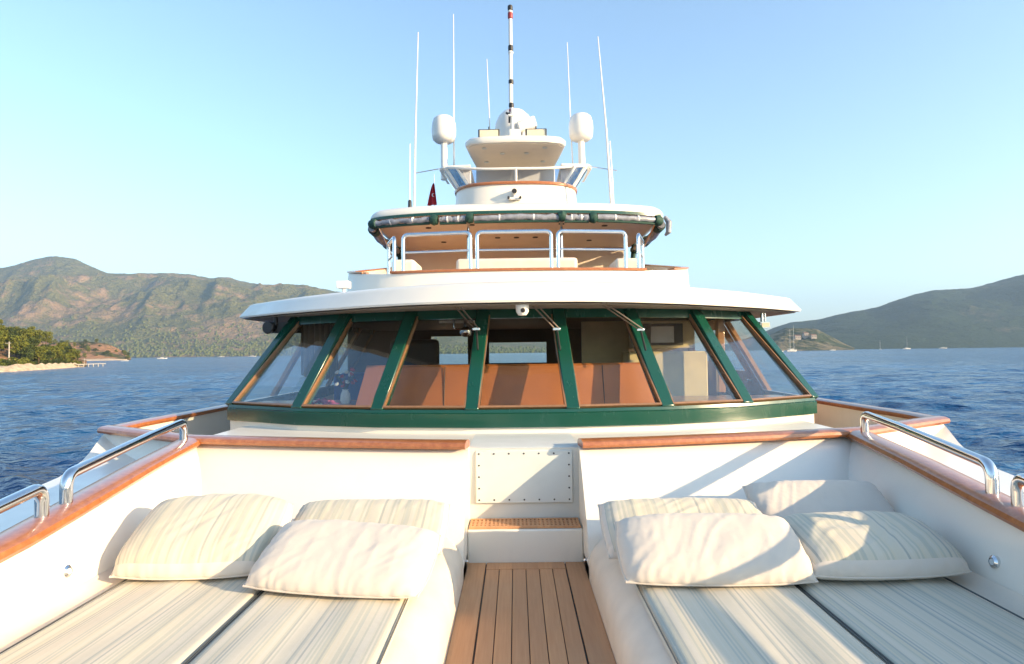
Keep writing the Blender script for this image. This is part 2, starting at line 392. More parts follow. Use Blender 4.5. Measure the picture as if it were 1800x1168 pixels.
# ---------------------------------------------------------------- wheelhouse
LO = mirror_path([(.37, 4.60), (1.085, 4.70), (1.76, 4.92), (2.49, 5.36)])
HI = mirror_path([(.30, 5.08), (.89, 5.19), (1.485, 5.40), (2.06, 5.80)])
ZL, ZH = .83, 1.575
def off(path, d):
    out = []
    for i, p in enumerate(path):
        a = Vector(path[max(i-1, 0)]); b = Vector(path[min(i+1, len(path)-1)]); t = (b-a).normalized(); out.append((p[0]+t.y*d, p[1]-t.x*d))
    return out
side = lambda path, ye, dx=0: [(path[0][0]-dx, ye)]+list(path)+[(path[-1][0]+dx, ye)]
whb = MB().grid([[(x, y, z) for x, y in side(off(LO, d), 9.2, .05)] for z, d in ((-.1, .0), (.665, .0), (.70, .0))]).build('wheelhouse_wall', 'cream', yacht, ang=12)
m = MB(); m.grid([[(x, y, z) for x, y in side(off(LO, d), 9.2, .05)] for z, d in ((.70, .0), (.70, .03), (.80, .03), (.808, .018), (.830, .012), (.834, -.06))])
band = m.build('green_sill', 'green', yacht, ang=20)
m = MB(); m.grid([[(x, y, z) for x, y in side(off(HI, d), 9.2, .05)] for z, d in ((1.525, -.03), (1.525, .035), (1.615, .022), (1.64, -.02))])
m.build('green_header', 'green', yacht, ang=20)
def P3(path, i, z, d=0): q = off(path, d)[i]; return Vector((q[0], q[1], z))
for i in range(8):
    a = P3(LO, i, .81); b = P3(HI, i, 1.60); ax = (b-a).normalized()
    tl = Vector((*LO[min(i+1, 7)], 0))-Vector((*LO[max(i-1, 0)], 0)); tl.normalize(); nn = ax.cross(tl).normalized()
    w = .052 if 0 < i < 7 else .044
    MB().obox((a+b)/2+Vector((0, .018, 0)), tl*w, nn*.045, (b-a)/2).build('window_post', 'green', yacht, True, .008, 2)
for i in range(7):
    a0, a1, b0, b1 = P3(LO, i, .835), P3(LO, i+1, .835), P3(HI, i, 1.56), P3(HI, i+1, 1.56)
    t = (a1-a0).normalized(); tb = (b1-b0).normalized()
    q = [a0+t*.045, a1-t*.045, b1-tb*.045, b0+tb*.045]; c = sum(q, Vector())/4
    nn = (q[1]-q[0]).cross(q[3]-q[0]).normalized()
    fr = MB(); inn = [p+(c-p).normalized()*.020 for p in q]
    for k in range(4):
        k2 = (k+1) % 4
        ps = [q[k], q[k2], inn[k2], inn[k]]
        fr.add([p-nn*.012 for p in ps]+[p+nn*.022 for p in ps], [(0, 1, 2, 3), (7, 6, 5, 4), (0, 4, 5, 1), (1, 5, 6, 2), (2, 6, 7, 3), (3, 7, 4, 0)])
    fo = fr.build('window', 'bead', yacht, False)
    ps = inn; MB().add([p-nn*.003 for p in ps]+[p+nn*.003 for p in ps], [(0, 1, 2, 3), (7, 6, 5, 4), (0, 4, 5, 1), (1, 5, 6, 2), (2, 6, 7, 3), (3, 7, 4, 0)]).build('glass_pane', 'glass', fo, False)
# side walls of the wheelhouse: posts and panes, a wooden door to starboard
for s in SG:
    def sp(y, z): t = (z-.83)/(1.575-.83); return Vector((s*(2.54-.43*t), y, z))
    for y in (6.45, 7.35, 8.3, 9.2):
        MB().obox((sp(y, .83)+sp(y, 1.6))/2, (.02, 0, 0), (0, .05, 0), (sp(y, 1.6)-sp(y, .83))/2).build('side_window_post', 'door', yacht, False)
    ys = [5.75 if 0 else 5.45, 6.40, 7.30, 8.25, 9.15]
    for k in range(4):
        if s > 0 and k == 1: continue
        y0 = (5.48 if k == 0 else ys[k]+.1); y1 = ys[k+1]; yt0 = 5.9 if k == 0 else y0
        a = [sp(y0, .84), sp(y1, .84), sp(y1, 1.56), sp(yt0, 1.56)]; d = Vector((s*.004, 0, 0))
        MB().add([p-d for p in a]+[p+d for p in a], [(0, 1, 2, 3), (7, 6, 5, 4), (0, 4, 5, 1), (1, 5, 6, 2), (2, 6, 7, 3), (3, 7, 4, 0)]).build('side_window_pane', 'glass', yacht, False)
def tri_slab(m, a, d):
    m.add([p-d for p in a]+[p+d for p in a], [(0, 1, 2, 3), (7, 6, 5, 4), (0, 4, 5, 1), (1, 5, 6, 2), (2, 6, 7, 3), (3, 7, 4, 0)])
# door leaf: stiles and rails round a pane
def sp(y, z): t = (z-.83)/(1.575-.83); return Vector((2.50-.43*t, y, z))
m = MB(); d = Vector((.015, 0, 0))
for y0, y1, z0, z1 in ((6.5, 6.62, .2, 1.56), (7.18, 7.3, .2, 1.56), (6.62, 7.18, .2, 1.02), (6.62, 7.18, 1.46, 1.56)):
    tri_slab(m, [sp(y0, z0), sp(y1, z0), sp(y1, z1), sp(y0, z1)], d)
dr = m.build('side_door', 'door', yacht, False)
m = MB(); tri_slab(m, [sp(6.62, 1.02), sp(7.18, 1.02), sp(7.18, 1.46), sp(6.62, 1.46)], Vector((.004, 0, 0))); m.build('door_pane', 'glass', dr, False)
MB().lathe([(.012, 0), (.012, .04), (.024, .05), (.024, .06)], sp(6.57, .93)-Vector((.016, 0, 0)), (-1, 0, 0), 12).build('door_knob', 'steel', dr)
# interior
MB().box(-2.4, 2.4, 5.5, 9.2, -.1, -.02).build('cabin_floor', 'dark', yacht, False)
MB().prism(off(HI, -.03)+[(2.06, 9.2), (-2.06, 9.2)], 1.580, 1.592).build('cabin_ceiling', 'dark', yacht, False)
m = MB()
m.box(-2.5, -1.28, 9.15, 9.2, -.1, 1.6); m.box(-.74, -.43, 9.15, 9.2, -.1, 1.6); m.box(.41, 2.5, 9.15, 9.2, -.1, 1.6)
m.box(-1.28, -.74, 9.15, 9.2, -.1, 1.08); m.box(-1.28, -.74, 9.15, 9.2, 1.49, 1.6)
m.box(-.43, .41, 9.15, 9.2, -.1, 1.09); m.box(-.43, .41, 9.15, 9.2, 1.39, 1.6)
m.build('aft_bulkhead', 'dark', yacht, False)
MB().box(-.43, .41, 9.17, 9.178, 1.09, 1.39).build('aft_window_pane', 'glass', yacht, False)
MB().box(-1.28, -.74, 9.17, 9.178, 1.08, 1.49).build('aft_window_pane', 'glass', yacht, False)
inner = off(LO, -.07)
MB().prism(inner+[(2.38, 5.85), (-2.38, 5.85)], .80, .822).build('dashboard_shelf', 'door', yacht, False)
pan = [(-1.30, 5.20), (-.95, 5.10), (-.4, 5.02), (.4, 5.02), (.85, 5.07), (1.10, 5.13)]
m = MB(); m.grid([[(x*1.05, y-.06, .815) for x, y in pan], [(x, y+.06, 1.135) for x, y in pan], [(x, y+.08, 1.15) for x, y in pan], [(x, y+.16, 1.15) for x, y in pan], [(x, y+.16, .80) for x, y in pan]])
m.build('instrument_console', 'brown', yacht, ang=25)
m = MB(); m.box(1.14, 1.96, 6.55, 6.95, -.02, 1.235); cb = m.build('beige_cabinet', 'olive', yacht, True, .01)
m = MB(); m.box(1.20, 1.84, 6.60, 6.90, 1.27, 1.56); ub = m.build('upper_cabinet', 'olive', yacht, True, .01)
MB().box(1.30, 1.72, 6.585, 6.597, 1.30, 1.53).build('black_frame', 'black', ub, True, .006)
MB().box(1.38, 1.62, 6.57, 6.583, 1.33, 1.50).build('white_sheet', 'whitecloth', ub, False)
MB().box(1.99, 2.06, 6.3, 6.38, .82, 1.6).build('wood_post', 'door', yacht, True, .006)
MB().box(-.80, -.45, 6.2, 6.26, 1.545, 1.57).build('overhead_lamp', 'whitecloth', yacht, False)
MB().lathe([(.02, 1.60), (.02, 1.50), (.055, 1.48), (.06, 1.44), (.045, 1.41), (.02, 1.40)], (-.52, 6.0, 0), seg=16).build('overhead_compass', 'steel', yacht)
MB().tube(smoothpath([(-.62, 5.9, 1.60), (-.62, 5.9, 1.47), (-.40, 5.9, 1.47), (-.40, 5.9, 1.60)], .03, 5), .009, 8).build('grab_handle', 'steel', yacht)
for x in (-.62, .66): MB().tube([(x, 4.99, .82), (x, 5.10, 1.135)], .004, 5).build('console_seam', 'dark', yacht)
MB().box(.70, 1.22, 7.0, 7.05, -.02, 1.6).build('beige_partition', 'olive', yacht, False)
m = MB(); m.box(1.98, 2.05, 7.32, 7.36, -.02, 1.58); m.box(2.22, 2.30, 7.32, 7.36, -.02, 1.30); m.box(2.05, 2.22, 7.32, 7.36, -.02, 1.12); m.box(2.05, 2.22, 7.32, 7.36, 1.50, 1.58)
m.build('wooden_partition', 'door', yacht, False)
MB().box(-2.15, -1.5, 7.2, 7.9, -.02, 1.02).build('blue_settee', 'blueseat', yacht, True, .05, 3)

# ---------------------------------------------------------------- wheelhouse roof
RH = [(0, 4.50), (.45, 4.54), (.85, 4.67), (1.28, 4.90), (1.75, 5.22), (2.15, 5.53), (2.72, 6.06)]
Rf = mirror_path([tuple(p) for p in RH])
def ring(path, ye, d, z, sx=0, dz=0.):
    o = off(path, d); o = [(o[0][0], ye)]+o+[(o[-1][0], ye)]
    return [(x, y, z+dz*max(0, 1-(abs(x)/2.7)**2)) for x, y in o]
rr = [ring(Rf, 9.6, -.75, 1.628), ring(Rf, 9.6, -.05, 1.612), ring(Rf, 9.6, 0, 1.61), ring(Rf, 9.6, .004, 1.625), ring(Rf, 9.6, -.085, 1.72, 0, .01), ring(Rf, 9.6, -.10, 1.738, 0, .012), ring(Rf, 9.6, -.15, 1.755, 0, .014),
      ring(Rf, 9.6, -.25, 1.772, 0, .016)]
for d, z in ((-.6, 1.79), (-1.1, 1.82), (-1.7, 1.85)): rr.append([(x, y, z+.02*max(0, 1-(abs(x)/2.7)**2)) for x, y in [((a[0])*(1+d*.16), min(9.6, a[1]-d*.95)) for a in ring(Rf, 9.6, 0, 0)]])
m = MB().grid(rr); k0 = len(m.v); m.f.append(tuple(range(len(rr[0])*(len(rr)-1), len(rr[0])*len(rr))))
roof = m.build('wheelhouse_roof', 'cream', yacht, ang=50)
m = MB(); m.box(-2.02, -1.88, 6.9, 7.0, 1.98, 2.06); m.tube([(-1.95, 6.95, 1.85), (-1.95, 6.95, 1.99)], .02)
m.build('roof_box', 'white', yacht, True, .015, 3)
M['soffit'] = simple('soffit_shade_tone', (.22, .19, .155), .6)  # shade put into the colour, cuts cream bounce onto the green header
MB().prism(off(Rf, -.05)+[(2.66, 9.4), (-2.66, 9.4)], 1.597, 1.604).build('soffit', 'soffit', roof, False)  # added dark sheet over the cream underside of the roof
# dome camera and wipers under the front edge
m = MB(); cp = Vector((0.01, 4.62, 1.575)); m.lathe([(.045, .04), (.05, .02), (.05, 0), (.047, -.03), (.03, -.055), (0, -.06)], cp, seg=24)
dc = m.build('dome_camera', 'white', roof); MB().lathe([(.017, 0), (.017, .008), (.012, .012)], cp+Vector((.004, -.046, -.02)), (0, -1, -.25), 16).build('lens', 'black', dc)
for xp, xt, yt_, zt_ in ((-.52, -.37, 4.98, 1.44), (.07, .26, 4.93, 1.43), (.60, .93, 5.02, 1.42)):
    wp = MB().tube([(xp, 4.72, 1.63), (xp+.02, 4.76, 1.60), (xt, yt_-.06, zt_)], .006, 8).tube([(xp+.04, 4.72, 1.63), (xp+.06, 4.76, 1.60), (xt+.035, yt_-.06, zt_)], .006, 8)
    wo = wp.build('wiper', 'bronze', roof)
    MB().obox((xt+.018, yt_-.055, zt_-.005), (.03, 0, 0), (0, .012, 0), (0, 0, .012)).build('wiper_joint', 'steel', wo, True, .004)
    MB().tube([(xt+.02, yt_-.05, zt_), (xt+.035, yt_-.16, zt_-.17)], .008, 6).build('wiper_blade', 'black', wo)
m = MB(); m.lathe([(.05, -.07), (.055, 0), (.06, .02), (.05, .03)], (-2.30, 5.72, 1.50), (-.3, -1, 0), 16); m.obox((-2.17, 5.80, 1.50), (.12, 0, 0), (0, .05, 0), (0, 0, .05)); m.tube([(-2.25, 5.75, 1.52), (-2.25, 5.75, 1.62)], .02)
m.build('horn', 'black', roof, True)
m = MB(); m.tube([(2.30, 5.95, 1.63), (2.30, 5.95, 1.50)], .014); m.tube([(2.33, 5.95, 1.63), (2.33, 5.95, 1.50)], .008); m.obox((2.31, 5.93, 1.475), (.045, 0, 0), (0, .035, 0), (0, 0, .03))
sl = m.build('spotlight', 'steel', roof, True)
MB().box(2.275, 2.345, 5.885, 5.894, 1.455, 1.495).build('lens', 'lamp', sl)

# ---------------------------------------------------------------- flybridge
F = catmull([(x, y) if 0 else (x, y, 0) for x, y in mirror_path([(0, 7.42), (.8, 7.46), (1.45, 7.58), (1.95, 7.85), (2.27, 8.35), (2.33, 9.2)])], 5)
F = [(p.x, p.y) for p in F]
def fz(x, y): return 2.215+.0*abs(x)+max(0, (y-7.6))*.155
m = MB(); rows = []
for fr_, d in ((0, .06), (.25, .035), (.6, .015), (1, 0)):
    rows.append([(x, y, 1.80+(fz(x, y)-1.80)*fr_) for x, y in [(off(F, d)[0][0], 13.2)]+off(F, d)+[(off(F, d)[-1][0], 13.2)]])
rows.append([(x, y, fz(x, y)) for x, y in [(F[0][0]+.08, 13.2)]+off(F, -.1)+[(F[-1][0]-.08, 13.2)]])
rows.append([(x, y, 1.9) for x, y in [(F[0][0]+.08, 13.2)]+off(F, -.1)+[(F[-1][0]-.08, 13.2)]])
m.grid(rows); fly = m.build('flybridge_coaming', 'cream', yacht, ang=50)
tr = [(x, y, fz(x, y)+.002) for x, y in off(F, -.03) if abs(x) < 1.62]
MB().sweep(tr, [(-.05, 0), (-.055, .02), (-.04, .032), (.04, .032), (.055, .02), (.05, 0)]).build('teak_trim', 'varnish', fly)
for s in SG:
    tr = [(x, y, fz(x, y)+.002) for x, y in off(F, -.03) if s*x > 1.9]+[(s*2.31, y, fz(2.3, y)) for y in (10.2, 11.2, 12.2, 13.1)]
    if s < 0: tr = [t for t in tr if t[1] < 9.19][::-1][::-1]; tr = sorted([(x, y, z) for x, y, z in tr], key=lambda q: q[1])+[(s*2.31, y, fz(2.3, y)) for y in (10.2, 11.2, 12.2, 13.1)]
    MB().sweep(tr, [(-.05, 0), (-.05, .022), (.05, .022), (.05, 0)]).build('dark_trim', 'varnish', fly)
MB().box(-2.3, 2.3, 8.0, 13.4, 1.70, 1.85).build('flybridge_floor', 'teak', yacht, False)
def hoop(p0, p1, h, r=.024, mid=True):
    p0, p1 = Vector(p0), Vector(p1); u = Vector((0, 0, h))
    a = smoothpath([p0, p0+u, p0.lerp(p1, .5)+u], .07, 7); b = smoothpath([p0.lerp(p1, .5)+u, p1+u, p1], .07, 7)
    o = MB().tube(a+b[1:], r, 12).build('hoop_rail', 'steel', fly)
    if mid: MB().tube([p0+u*.52, p1+u*.52], r*.55, 8).build('mid_bar', 'steel', o)
def fyy(x): return float(np.interp(abs(x), [0, .8, 1.45, 1.95], [7.42, 7.46, 7.58, 7.85]))+.03
for x0, x1 in ((-1.40, -.57), (-.49, .40), (.48, 1.31)):
    hoop((x0, fyy(x0), 2.24), (x1, fyy(x1), 2.24), .455)
for s in SG: hoop((s*1.50-.02, 7.66, 2.24), (s*1.66-.03, 8.15, 2.24), .44)
# seats behind the rail
MB().box(-.86, .84, 8.7, 8.9, 1.85, 2.565).build('flybridge_seat', 'seatcream', yacht, True, .05, 4)
MB().box(-1.75, -1.42, 8.6, 9.3, 1.85, 2.55).build('flybridge_seat', 'seatcream', yacht, True, .05, 4)
MB().box(1.35, 1.75, 8.6, 9.3, 1.85, 2.53).build('flybridge_seat', 'seatcream', yacht, True, .05, 4)
m = MB(); m.box(-.4, .5, 9.6, 10.2, 2.58, 2.61); m.tube([(.05, 9.9, 1.85), (.05, 9.9, 2.58)], .05); m.build('flybridge_table', 'varnish', yacht, True, .008)

# hardtop
HT = catmull([(x, y, 0) for x, y in mirror_path([(0, 9.66), (.9, 9.70), (1.6, 9.80), (2.15, 9.98), (2.36, 10.15), (2.42, 10.5)])], 4)
HT = [(p.x, p.y) for p in HT]
def hring(d, z, ye=12.95): o = off(HT, d); return [(o[0][0], ye)]+o+[(o[-1][0], ye)]
m = MB(); spec = [(-.06, 3.40), (0, 3.405), (.02, 3.43), (.02, 3.48), (-.02, 3.535), (-.10, 3.585), (-.3, 3.625), (-.8, 3.66)]
rows = [[(x, y, z) for x, y in hring(d, z)] for d, z in spec]
m.grid(rows); nn_ = len(rows[0]); m.f.append(tuple(range(nn_*(len(rows)-1), nn_*len(rows))))
ht = m.build('hardtop', 'cream', yacht, ang=50)
o_ = hring(-.07, 0, 12.9); MB().prism([(x, y) for x, y in o_], 3.385, 3.398).build('hardtop_ceiling', 'tan', ht, False)
for x, y in ((-1.5, 10.6), (-.75, 10.4), (.75, 10.4), (1.5, 10.6), (-.35, 11.6), (0, 11.6), (.35, 11.6), (-1.4, 12), (1.4, 12)):
    MB().lathe([(.05, 0), (.05, -.012), (.03, -.014)], (x, y, 3.385), seg=14).build('downlight', 'black', ht)
for s in SG:
    MB().tube([(s*.76-.03, 10.15, 1.85), (s*.76-.03, 10.15, 3.39)], .022, 8).build('hardtop_post', 'steel', ht)
    MB().tube([(s*2.28, 12.75, 2.0), (s*2.38, 12.6, 3.4)], .05, 8).build('hardtop_post', 'darkgreen', ht)
    o = MB().tube([(s*2.40, 10.3, 3.33), (s*2.42, 11.0, 3.28), (s*2.40, 11.8, 3.27), (s*2.40, 12.7, 3.31)], [.06, .075, .065, .07], 10).build('side_curtain_roll', 'plastic', ht)
    for y, z in ((10.4, 3.33), (11.5, 3.28), (12.5, 3.30)): MB().tube([(s*2.405, y, z), (s*2.405, y+.22, z-.004)], .088, 10).build('strap', 'darkgreen', o)
    MB().tube([(s*2.30, 10.3, 3.36), (s*2.30, 11.5, 3.05), (s*2.3, 12.7, 2.75)], .014, 6).build('stay', 'steel', ht)
MB().box(-2.3, 2.3, 12.86, 12.9, 1.85, 3.385).build('flybridge_rear_wall', 'tan', yacht, False)
# rolled clear curtains under the front edge
fo_ = off(HT, .035)
def along(x0, x1, z, n=10):
    xs = [p[0] for p in fo_]; yv = [p[1] for p in fo_]
    return [(x, float(np.interp(x, xs, yv)), z) for x in np.linspace(x0, x1, n)]
MB().sweep(along(-2.36, 2.33, 3.395, 30), [(-.012, 0), (-.012, .045), (.012, .045), (.012, 0)]).build('green_track', 'green', ht)
for x0, x1, zz in ((-2.26, -1.36, 3.335), (-1.2, -.78, 3.325), (-.66, .66, 3.33), (.74, 1.12, 3.325), (1.26, 2.2, 3.335)):
    pts = along(x0, x1, zz, 14); rnd = random.Random(int(x0*100))
    o = MB().tube([(x, y, z+rnd.uniform(-.012, .012)) for x, y, z in pts], [.047+rnd.uniform(-.009, .007) for _ in pts], 12).build('curtain_roll', 'plastic', ht)
    p2 = along(x0, x1, zz-.06, 12); MB().tube(p2, .022, 6).build('curtain_hem', 'darkgreen', o)
    for k in (.3, .7):
        x = x0+(x1-x0)*k; q = along(x-.012, x+.012, zz, 2); MB().tube(q, .053, 12).build('strap', 'whitecloth', o)
for x in (-2.3, -1.29, -.73, .70, 1.19, 2.26):
    q = along(x-.055, x+.055, 3.34, 3); rnd = random.Random(int(x*77))
    MB().tube([(a, b, c+rnd.uniform(-.02, .01)) for a, b, c in q], [.07, .092, .075], 10).build('curtain_tie', 'darkgreen', ht)
MB().tube([(2.42, 10.15, 3.42), (2.47, 10.1, 3.32), (2.46, 10.1, 3.16), (2.42, 10.15, 3.12)], [.03, .05, .045, .02], 10).build('loose_curtain_end', 'plastic', ht)

# ---------------------------------------------------------------- upper station
U = catmull([(x, y, 0) for x, y in mirror_path([(0, 10.66), (.5, 10.70), (.85, 10.85), (1.06, 11.15), (1.08, 11.6)])], 4); U = [(p.x, p.y) for p in U]
def uring(d, z): o = off(U, d); return [(x, y, z) for x, y in [(o[0][0], 12.3)]+o+[(o[-1][0], 12.3)]]
up = MB().grid([uring(.10, 3.60), uring(.05, 3.72), uring(.02, 3.9), uring(0, 4.13), uring(-.06, 4.13), uring(-.06, 3.7)]).build('upper_console', 'cream', yacht)
MB().sweep([(x, y, 4.13) for x, y in off(U, -.02)], [(-.05, 0), (-.055, .03), (-.04, .05), (.04, .05), (.055, .03), (.05, 0)]).build('teak_trim', 'varnish', up)
TOPW = [(x*1.22, y-.06+abs(x)*.05) for x, y in U]
def scr(i, t): a = Vector((*U[i], 4.18)); b = Vector((*TOPW[i], 4.385+.15*min(1, abs(U[i][0]))**3)); return a.lerp(b, t)
n = len(U)
MB().grid([[scr(i, 0) for i in range(n)], [scr(i, 1) for i in range(n)]]).build('wind_screen', 'screen', up)
MB().tube([scr(i, 1) for i in range(n)], .022, 8).build('screen_rail', 'white', up)
for x in (-1.0, -.82, 0, .82, 1.0):
    i = min(range(n), key=lambda k: abs(U[k][0]-x)); MB().tube([scr(i, -.02), scr(i, 1.02)], .022 if abs(x) < .9 else .03, 8).build('screen_post', 'white', up)
for s in SG:
    m = MB(); m.prism([(s*.80, 11.0), (s*1.30, 11.05), (s*1.38, 11.2), (s*1.34, 12.1), (s*.80, 12.2)], 4.535, 4.585)
    m.obox((s*1.12, 11.7, 4.38), (.03, 0, 0), (0, .3, 0), (s*.14, 0, .17)); m.obox((s*.95, 11.25, 4.42), (.14, 0, 0), (0, .03, 0), (0, 0, .12))
    wg = m.build('wing_platform', 'white', up, True, .015, 2)
m = MB(); m.box(-.78, .78, 12.25, 12.7, 3.55, 4.88); ped = m.build('rear_pedestal', 'white', up, True, .02)
# small top
m = MB(); ol = [(-.80, 10.78), (-.55, 10.70), (0, 10.66), (.55, 10.70), (.80, 10.78), (.885, 10.92), (.84, 11.5), (.76, 12.3), (-.76, 12.3), (-.84, 11.5), (-.885, 10.92)]
rows = []
for sc, z in ((.95, 4.868), (.985, 4.87), (1.0, 4.89), (1.0, 4.945), (.97, 4.985), (.88, 5.01), (.5, 5.03)):
    rows.append([(x*sc, 11.5+(y-11.5)*sc, z) for x, y in ol])
m.grid(rows, True, True); stp = m.build('top_roof', 'cream', up, ang=45)
MB().prism([(x*.94, 11.5+(y-11.5)*.94) for x, y in ol], 4.855, 4.866).build('top_roof_ceiling', 'tan', stp, False)
for x, y in ((-.55, 10.95), (.52, 10.95), (-.24, 11.25), (.2, 11.25), (-.55, 11.75), (.52, 11.75)):
    MB().lathe([(.045, 0), (.045, -.012), (.028, -.014)], (x, y, 4.855), seg=14).build('downlight', 'grey', stp)
for x in (-.47, .37):
    fl = MB().box(x-.19, x+.19, 11.0, 11.10, 5.035, 5.215).build('floodlight', 'black', stp, True, .01)
    MB().box(x-.165, x+.165, 10.985, 10.998, 5.055, 5.195).build('lamp_glass', 'lamp', fl, True, .004)
    MB().box(x-.01, x+.01, 11.03, 11.07, 5.21, 5.27).build('bracket', 'black', fl)
m = MB(); m.lathe([(.30, 4.99), (.34, 5.05), (.375, 5.15), (.375, 5.55), (.36, 5.68), (.30, 5.82), (.20, 5.92), (.09, 5.965), (0, 5.975)], (-.02, 12.05, 0), seg=32); m.build('radar_dome', 'white', stp)
m = MB(); m.obox((.22, 11.66, 5.52), (.17, 0, .06), (0, .08, 0), (-.03, 0, .10)); m.obox((.24, 11.7, 5.25), (.12, 0, 0), (0, .06, 0), (0, 0, .2)); m.build('radar_pedestal', 'white', stp, True, .03, 3)
m = MB(); m.box(-.12, .10, 11.3, 11.5, 5.02, 5.32); m.tube([(-.05, 11.4, 5.3), (-.05, 11.4, 5.75)], .03); m.box(-.13, -.02, 11.3, 11.35, 5.56, 5.6); m.build('mast_foot', 'white', stp, True, .01)
for x in (-1.375, 1.27):
    m = MB().tube([(x+.01, 11.9, 4.57), (x, 11.95, 5.31)], [.07, .062], 14); pst = m.build('dome_post', 'white', up)
    MB().lathe([(.08, 5.29), (.16, 5.31), (.215, 5.36), (.228, 5.42), (.235, 5.55), (.228, 5.66), (.20, 5.755), (.15, 5.80), (.08, 5.825), (0, 5.83)], (x, 11.95, 0), seg=28).build('satellite_dome', 'white', pst)
# mast
mx, my = -.045, 11.5
def mz(y): return 1.25+(619.5-y)/1100*11.5
mst = MB().tube([(mx-.03, my, 5.6), (mx-.03+.012, my, mz(5))], [.040, .033], 14).build('mast', 'white', up)
for yy, h, c in ((182, .11, 'black'), (191, .09, 'redband'), (139, .09, 'black'), (78, .11, 'black'), (86, .06, 'white'), (19, .12, 'redband'), (12, .05, 'white'), (5, .10, 'black')):
    z = mz(yy); MB().lathe([(.034, -h/2), (.046, -h/2+.012), (.049, 0), (.046, h/2-.012), (.034, h/2)], (mx-.02, my, z), seg=16).build('mast_collar', c, mst)
m = MB(); m.tube([(mx-.12, my-.05, mz(196)), (mx-.02, my-.05, mz(201))], .02); m.tube([(mx-.06, my-.05, mz(214)), (mx-.06, my-.05, mz(196))], .018); m.tube([(mx-.03, my-.04, 5.03), (mx-.03, my-.04, 5.65)], .008); m.build('wind_sensor', 'black', mst)
def ant(pb, pm, pt, r0, r1, parent=None, base=False):
    o = MB().tube([pb, pm, pt], [r0, (r0+r1)/2, r1], 8).build('whip_antenna', 'white', parent or ht)
    if base: MB().lathe([(.03, 0), (.035, .02), (.03, .22), (.018, .24)], pb, seg=10).build('antenna_base', 'black', o)
ant((-1.73, 10.5, 3.6), (-1.70, 10.5, 4.9), (-1.638, 10.5, 6.72), .022, .007)
ant((-1.80, 10.5, 3.6), (-1.80, 10.5, 4.0), (-1.79, 10.5, 4.8), .018, .008, base=True)
ant((-1.19, 12.0, 4.57), (-1.185, 12.0, 6.0), (-1.174, 12, 7.85), .022, .007, up)
ant((-.48, 12.1, 5.0), (-.50, 12.1, 5.9), (-.535, 12.1, 7.0), .015, .006, up)
ant((1.12, 12.0, 4.57), (1.08, 12.0, 5.6), (1.036, 12, 7.26), .018, .006, up)
ant((1.61, 10.5, 3.6), (1.54, 10.5, 5.0), (1.425, 10.5, 6.6), .024, .007)
ant((1.64, 10.5, 3.6), (1.63, 10.5, 4.1), (1.60, 10.5, 4.8), .016, .008)
for s in SG: MB().tube([(s*1.32, 11.1, 4.55), (s*1.72-.01, 10.52, 4.30)], .008, 6).build('antenna_stay', 'steel', up)
m = MB(); m.lathe([(.05, -.08), (.055, .0), (.05, .06)], (-.03, 10.55, 3.97), (0, -1, -.1), 16); m.obox((-.03, 10.60, 3.86), (.10, 0, 0), (0, .04, 0), (0, 0, .018)); m.tube([(-.03, 10.6, 3.86), (-.03, 10.6, 3.95)], .03)
sc = m.build('search_light', 'white', up, True); MB().lathe([(.042, 0), (.042, .01)], (-.03, 10.487, 3.965), (0, -1, -.1), 16).build('lens', 'black', sc)
for s in SG: MB().tube([(-.03+s*.1, 10.55, 3.86), (-.03+s*.1, 10.51, 3.87)], .02, 8).build('foot', 'black', sc)

# ================================================================== LOOSE THINGS ON THE YACHT
for s, x0, x1, lb in ((-1, .488, 1.115, 'striped mattress on the left bench beside the teak walkway'), (-1, 1.119, 1.785, 'striped mattress on the left bench against the sunlit coaming'),
                      (1, .452, 1.115, 'striped mattress on the right bench beside the teak walkway'), (1, 1.119, 1.785, 'shaded striped mattress on the right bench against the coaming')):
    e = empty('mattress', (s*(x0+x1)/2, 1.4, .25)); tag(e, lb, 'mattress', 'striped sunpad mattresses')
    m = MB(); w = (x1-x0)/2; nx, ny = 34, 90; rnd = random.Random(int(x0*10)+s*7); ph = [rnd.uniform(0, 6) for _ in range(6)]
    rows = []
    for j in range(ny+1):
        y = -2.0+4.1*j/ny; r_ = []
        for i in range(nx+1):
            u = -1+2*i/nx; d = w*(1-abs(u)); z = .022*min(1, d/.02)**.5+.004*math.sin(y*3+ph[0]+u)+.003*math.sin(u*5+y*1.7+ph[1])+.0025*math.sin(u*9-y*4+ph[2])-.006*abs(u)**4
            r_.append((w*u, y, z+.002))
        rows.append(r_)
    m.grid(rows); m.build('cover', 'mat', e, ang=70)
    for q in (-1, 1): MB().tube([(q*(w-.003), -2, .012), (q*(w-.003), 2.08, .012)], .0034, 6).build('piping', 'seam', e)

def hsh(ix, iy, seed):
    v = np.sin(ix*127.1+iy*311.7+seed*74.7)*43758.5453; return v-np.floor(v)
def vnoise(x, y, seed=0):
    ix, iy = np.floor(x), np.floor(y); fx, fy = x-ix, y-iy; fx = fx*fx*fx*(fx*(fx*6-15)+10); fy = fy*fy*fy*(fy*(fy*6-15)+10)
    a, b, c, d = hsh(ix, iy, seed), hsh(ix+1, iy, seed), hsh(ix, iy+1, seed), hsh(ix+1, iy+1, seed)
    return (a*(1-fx)+b*fx)*(1-fy)+(c*(1-fx)+d*fx)*fy
def fbm(x, y, o=5, seed=0, ridge=False):
    s_, a, t = 0, 1, 0
    for k in range(o):
        v = vnoise(x, y, seed+k*7)
        if ridge: v = (1-np.abs(2*v-1))**1.5
        s_ = s_+v*a; t += a; a *= .5; x = x*2.03+11.3; y = y*2.01+5.7
    return s_/t
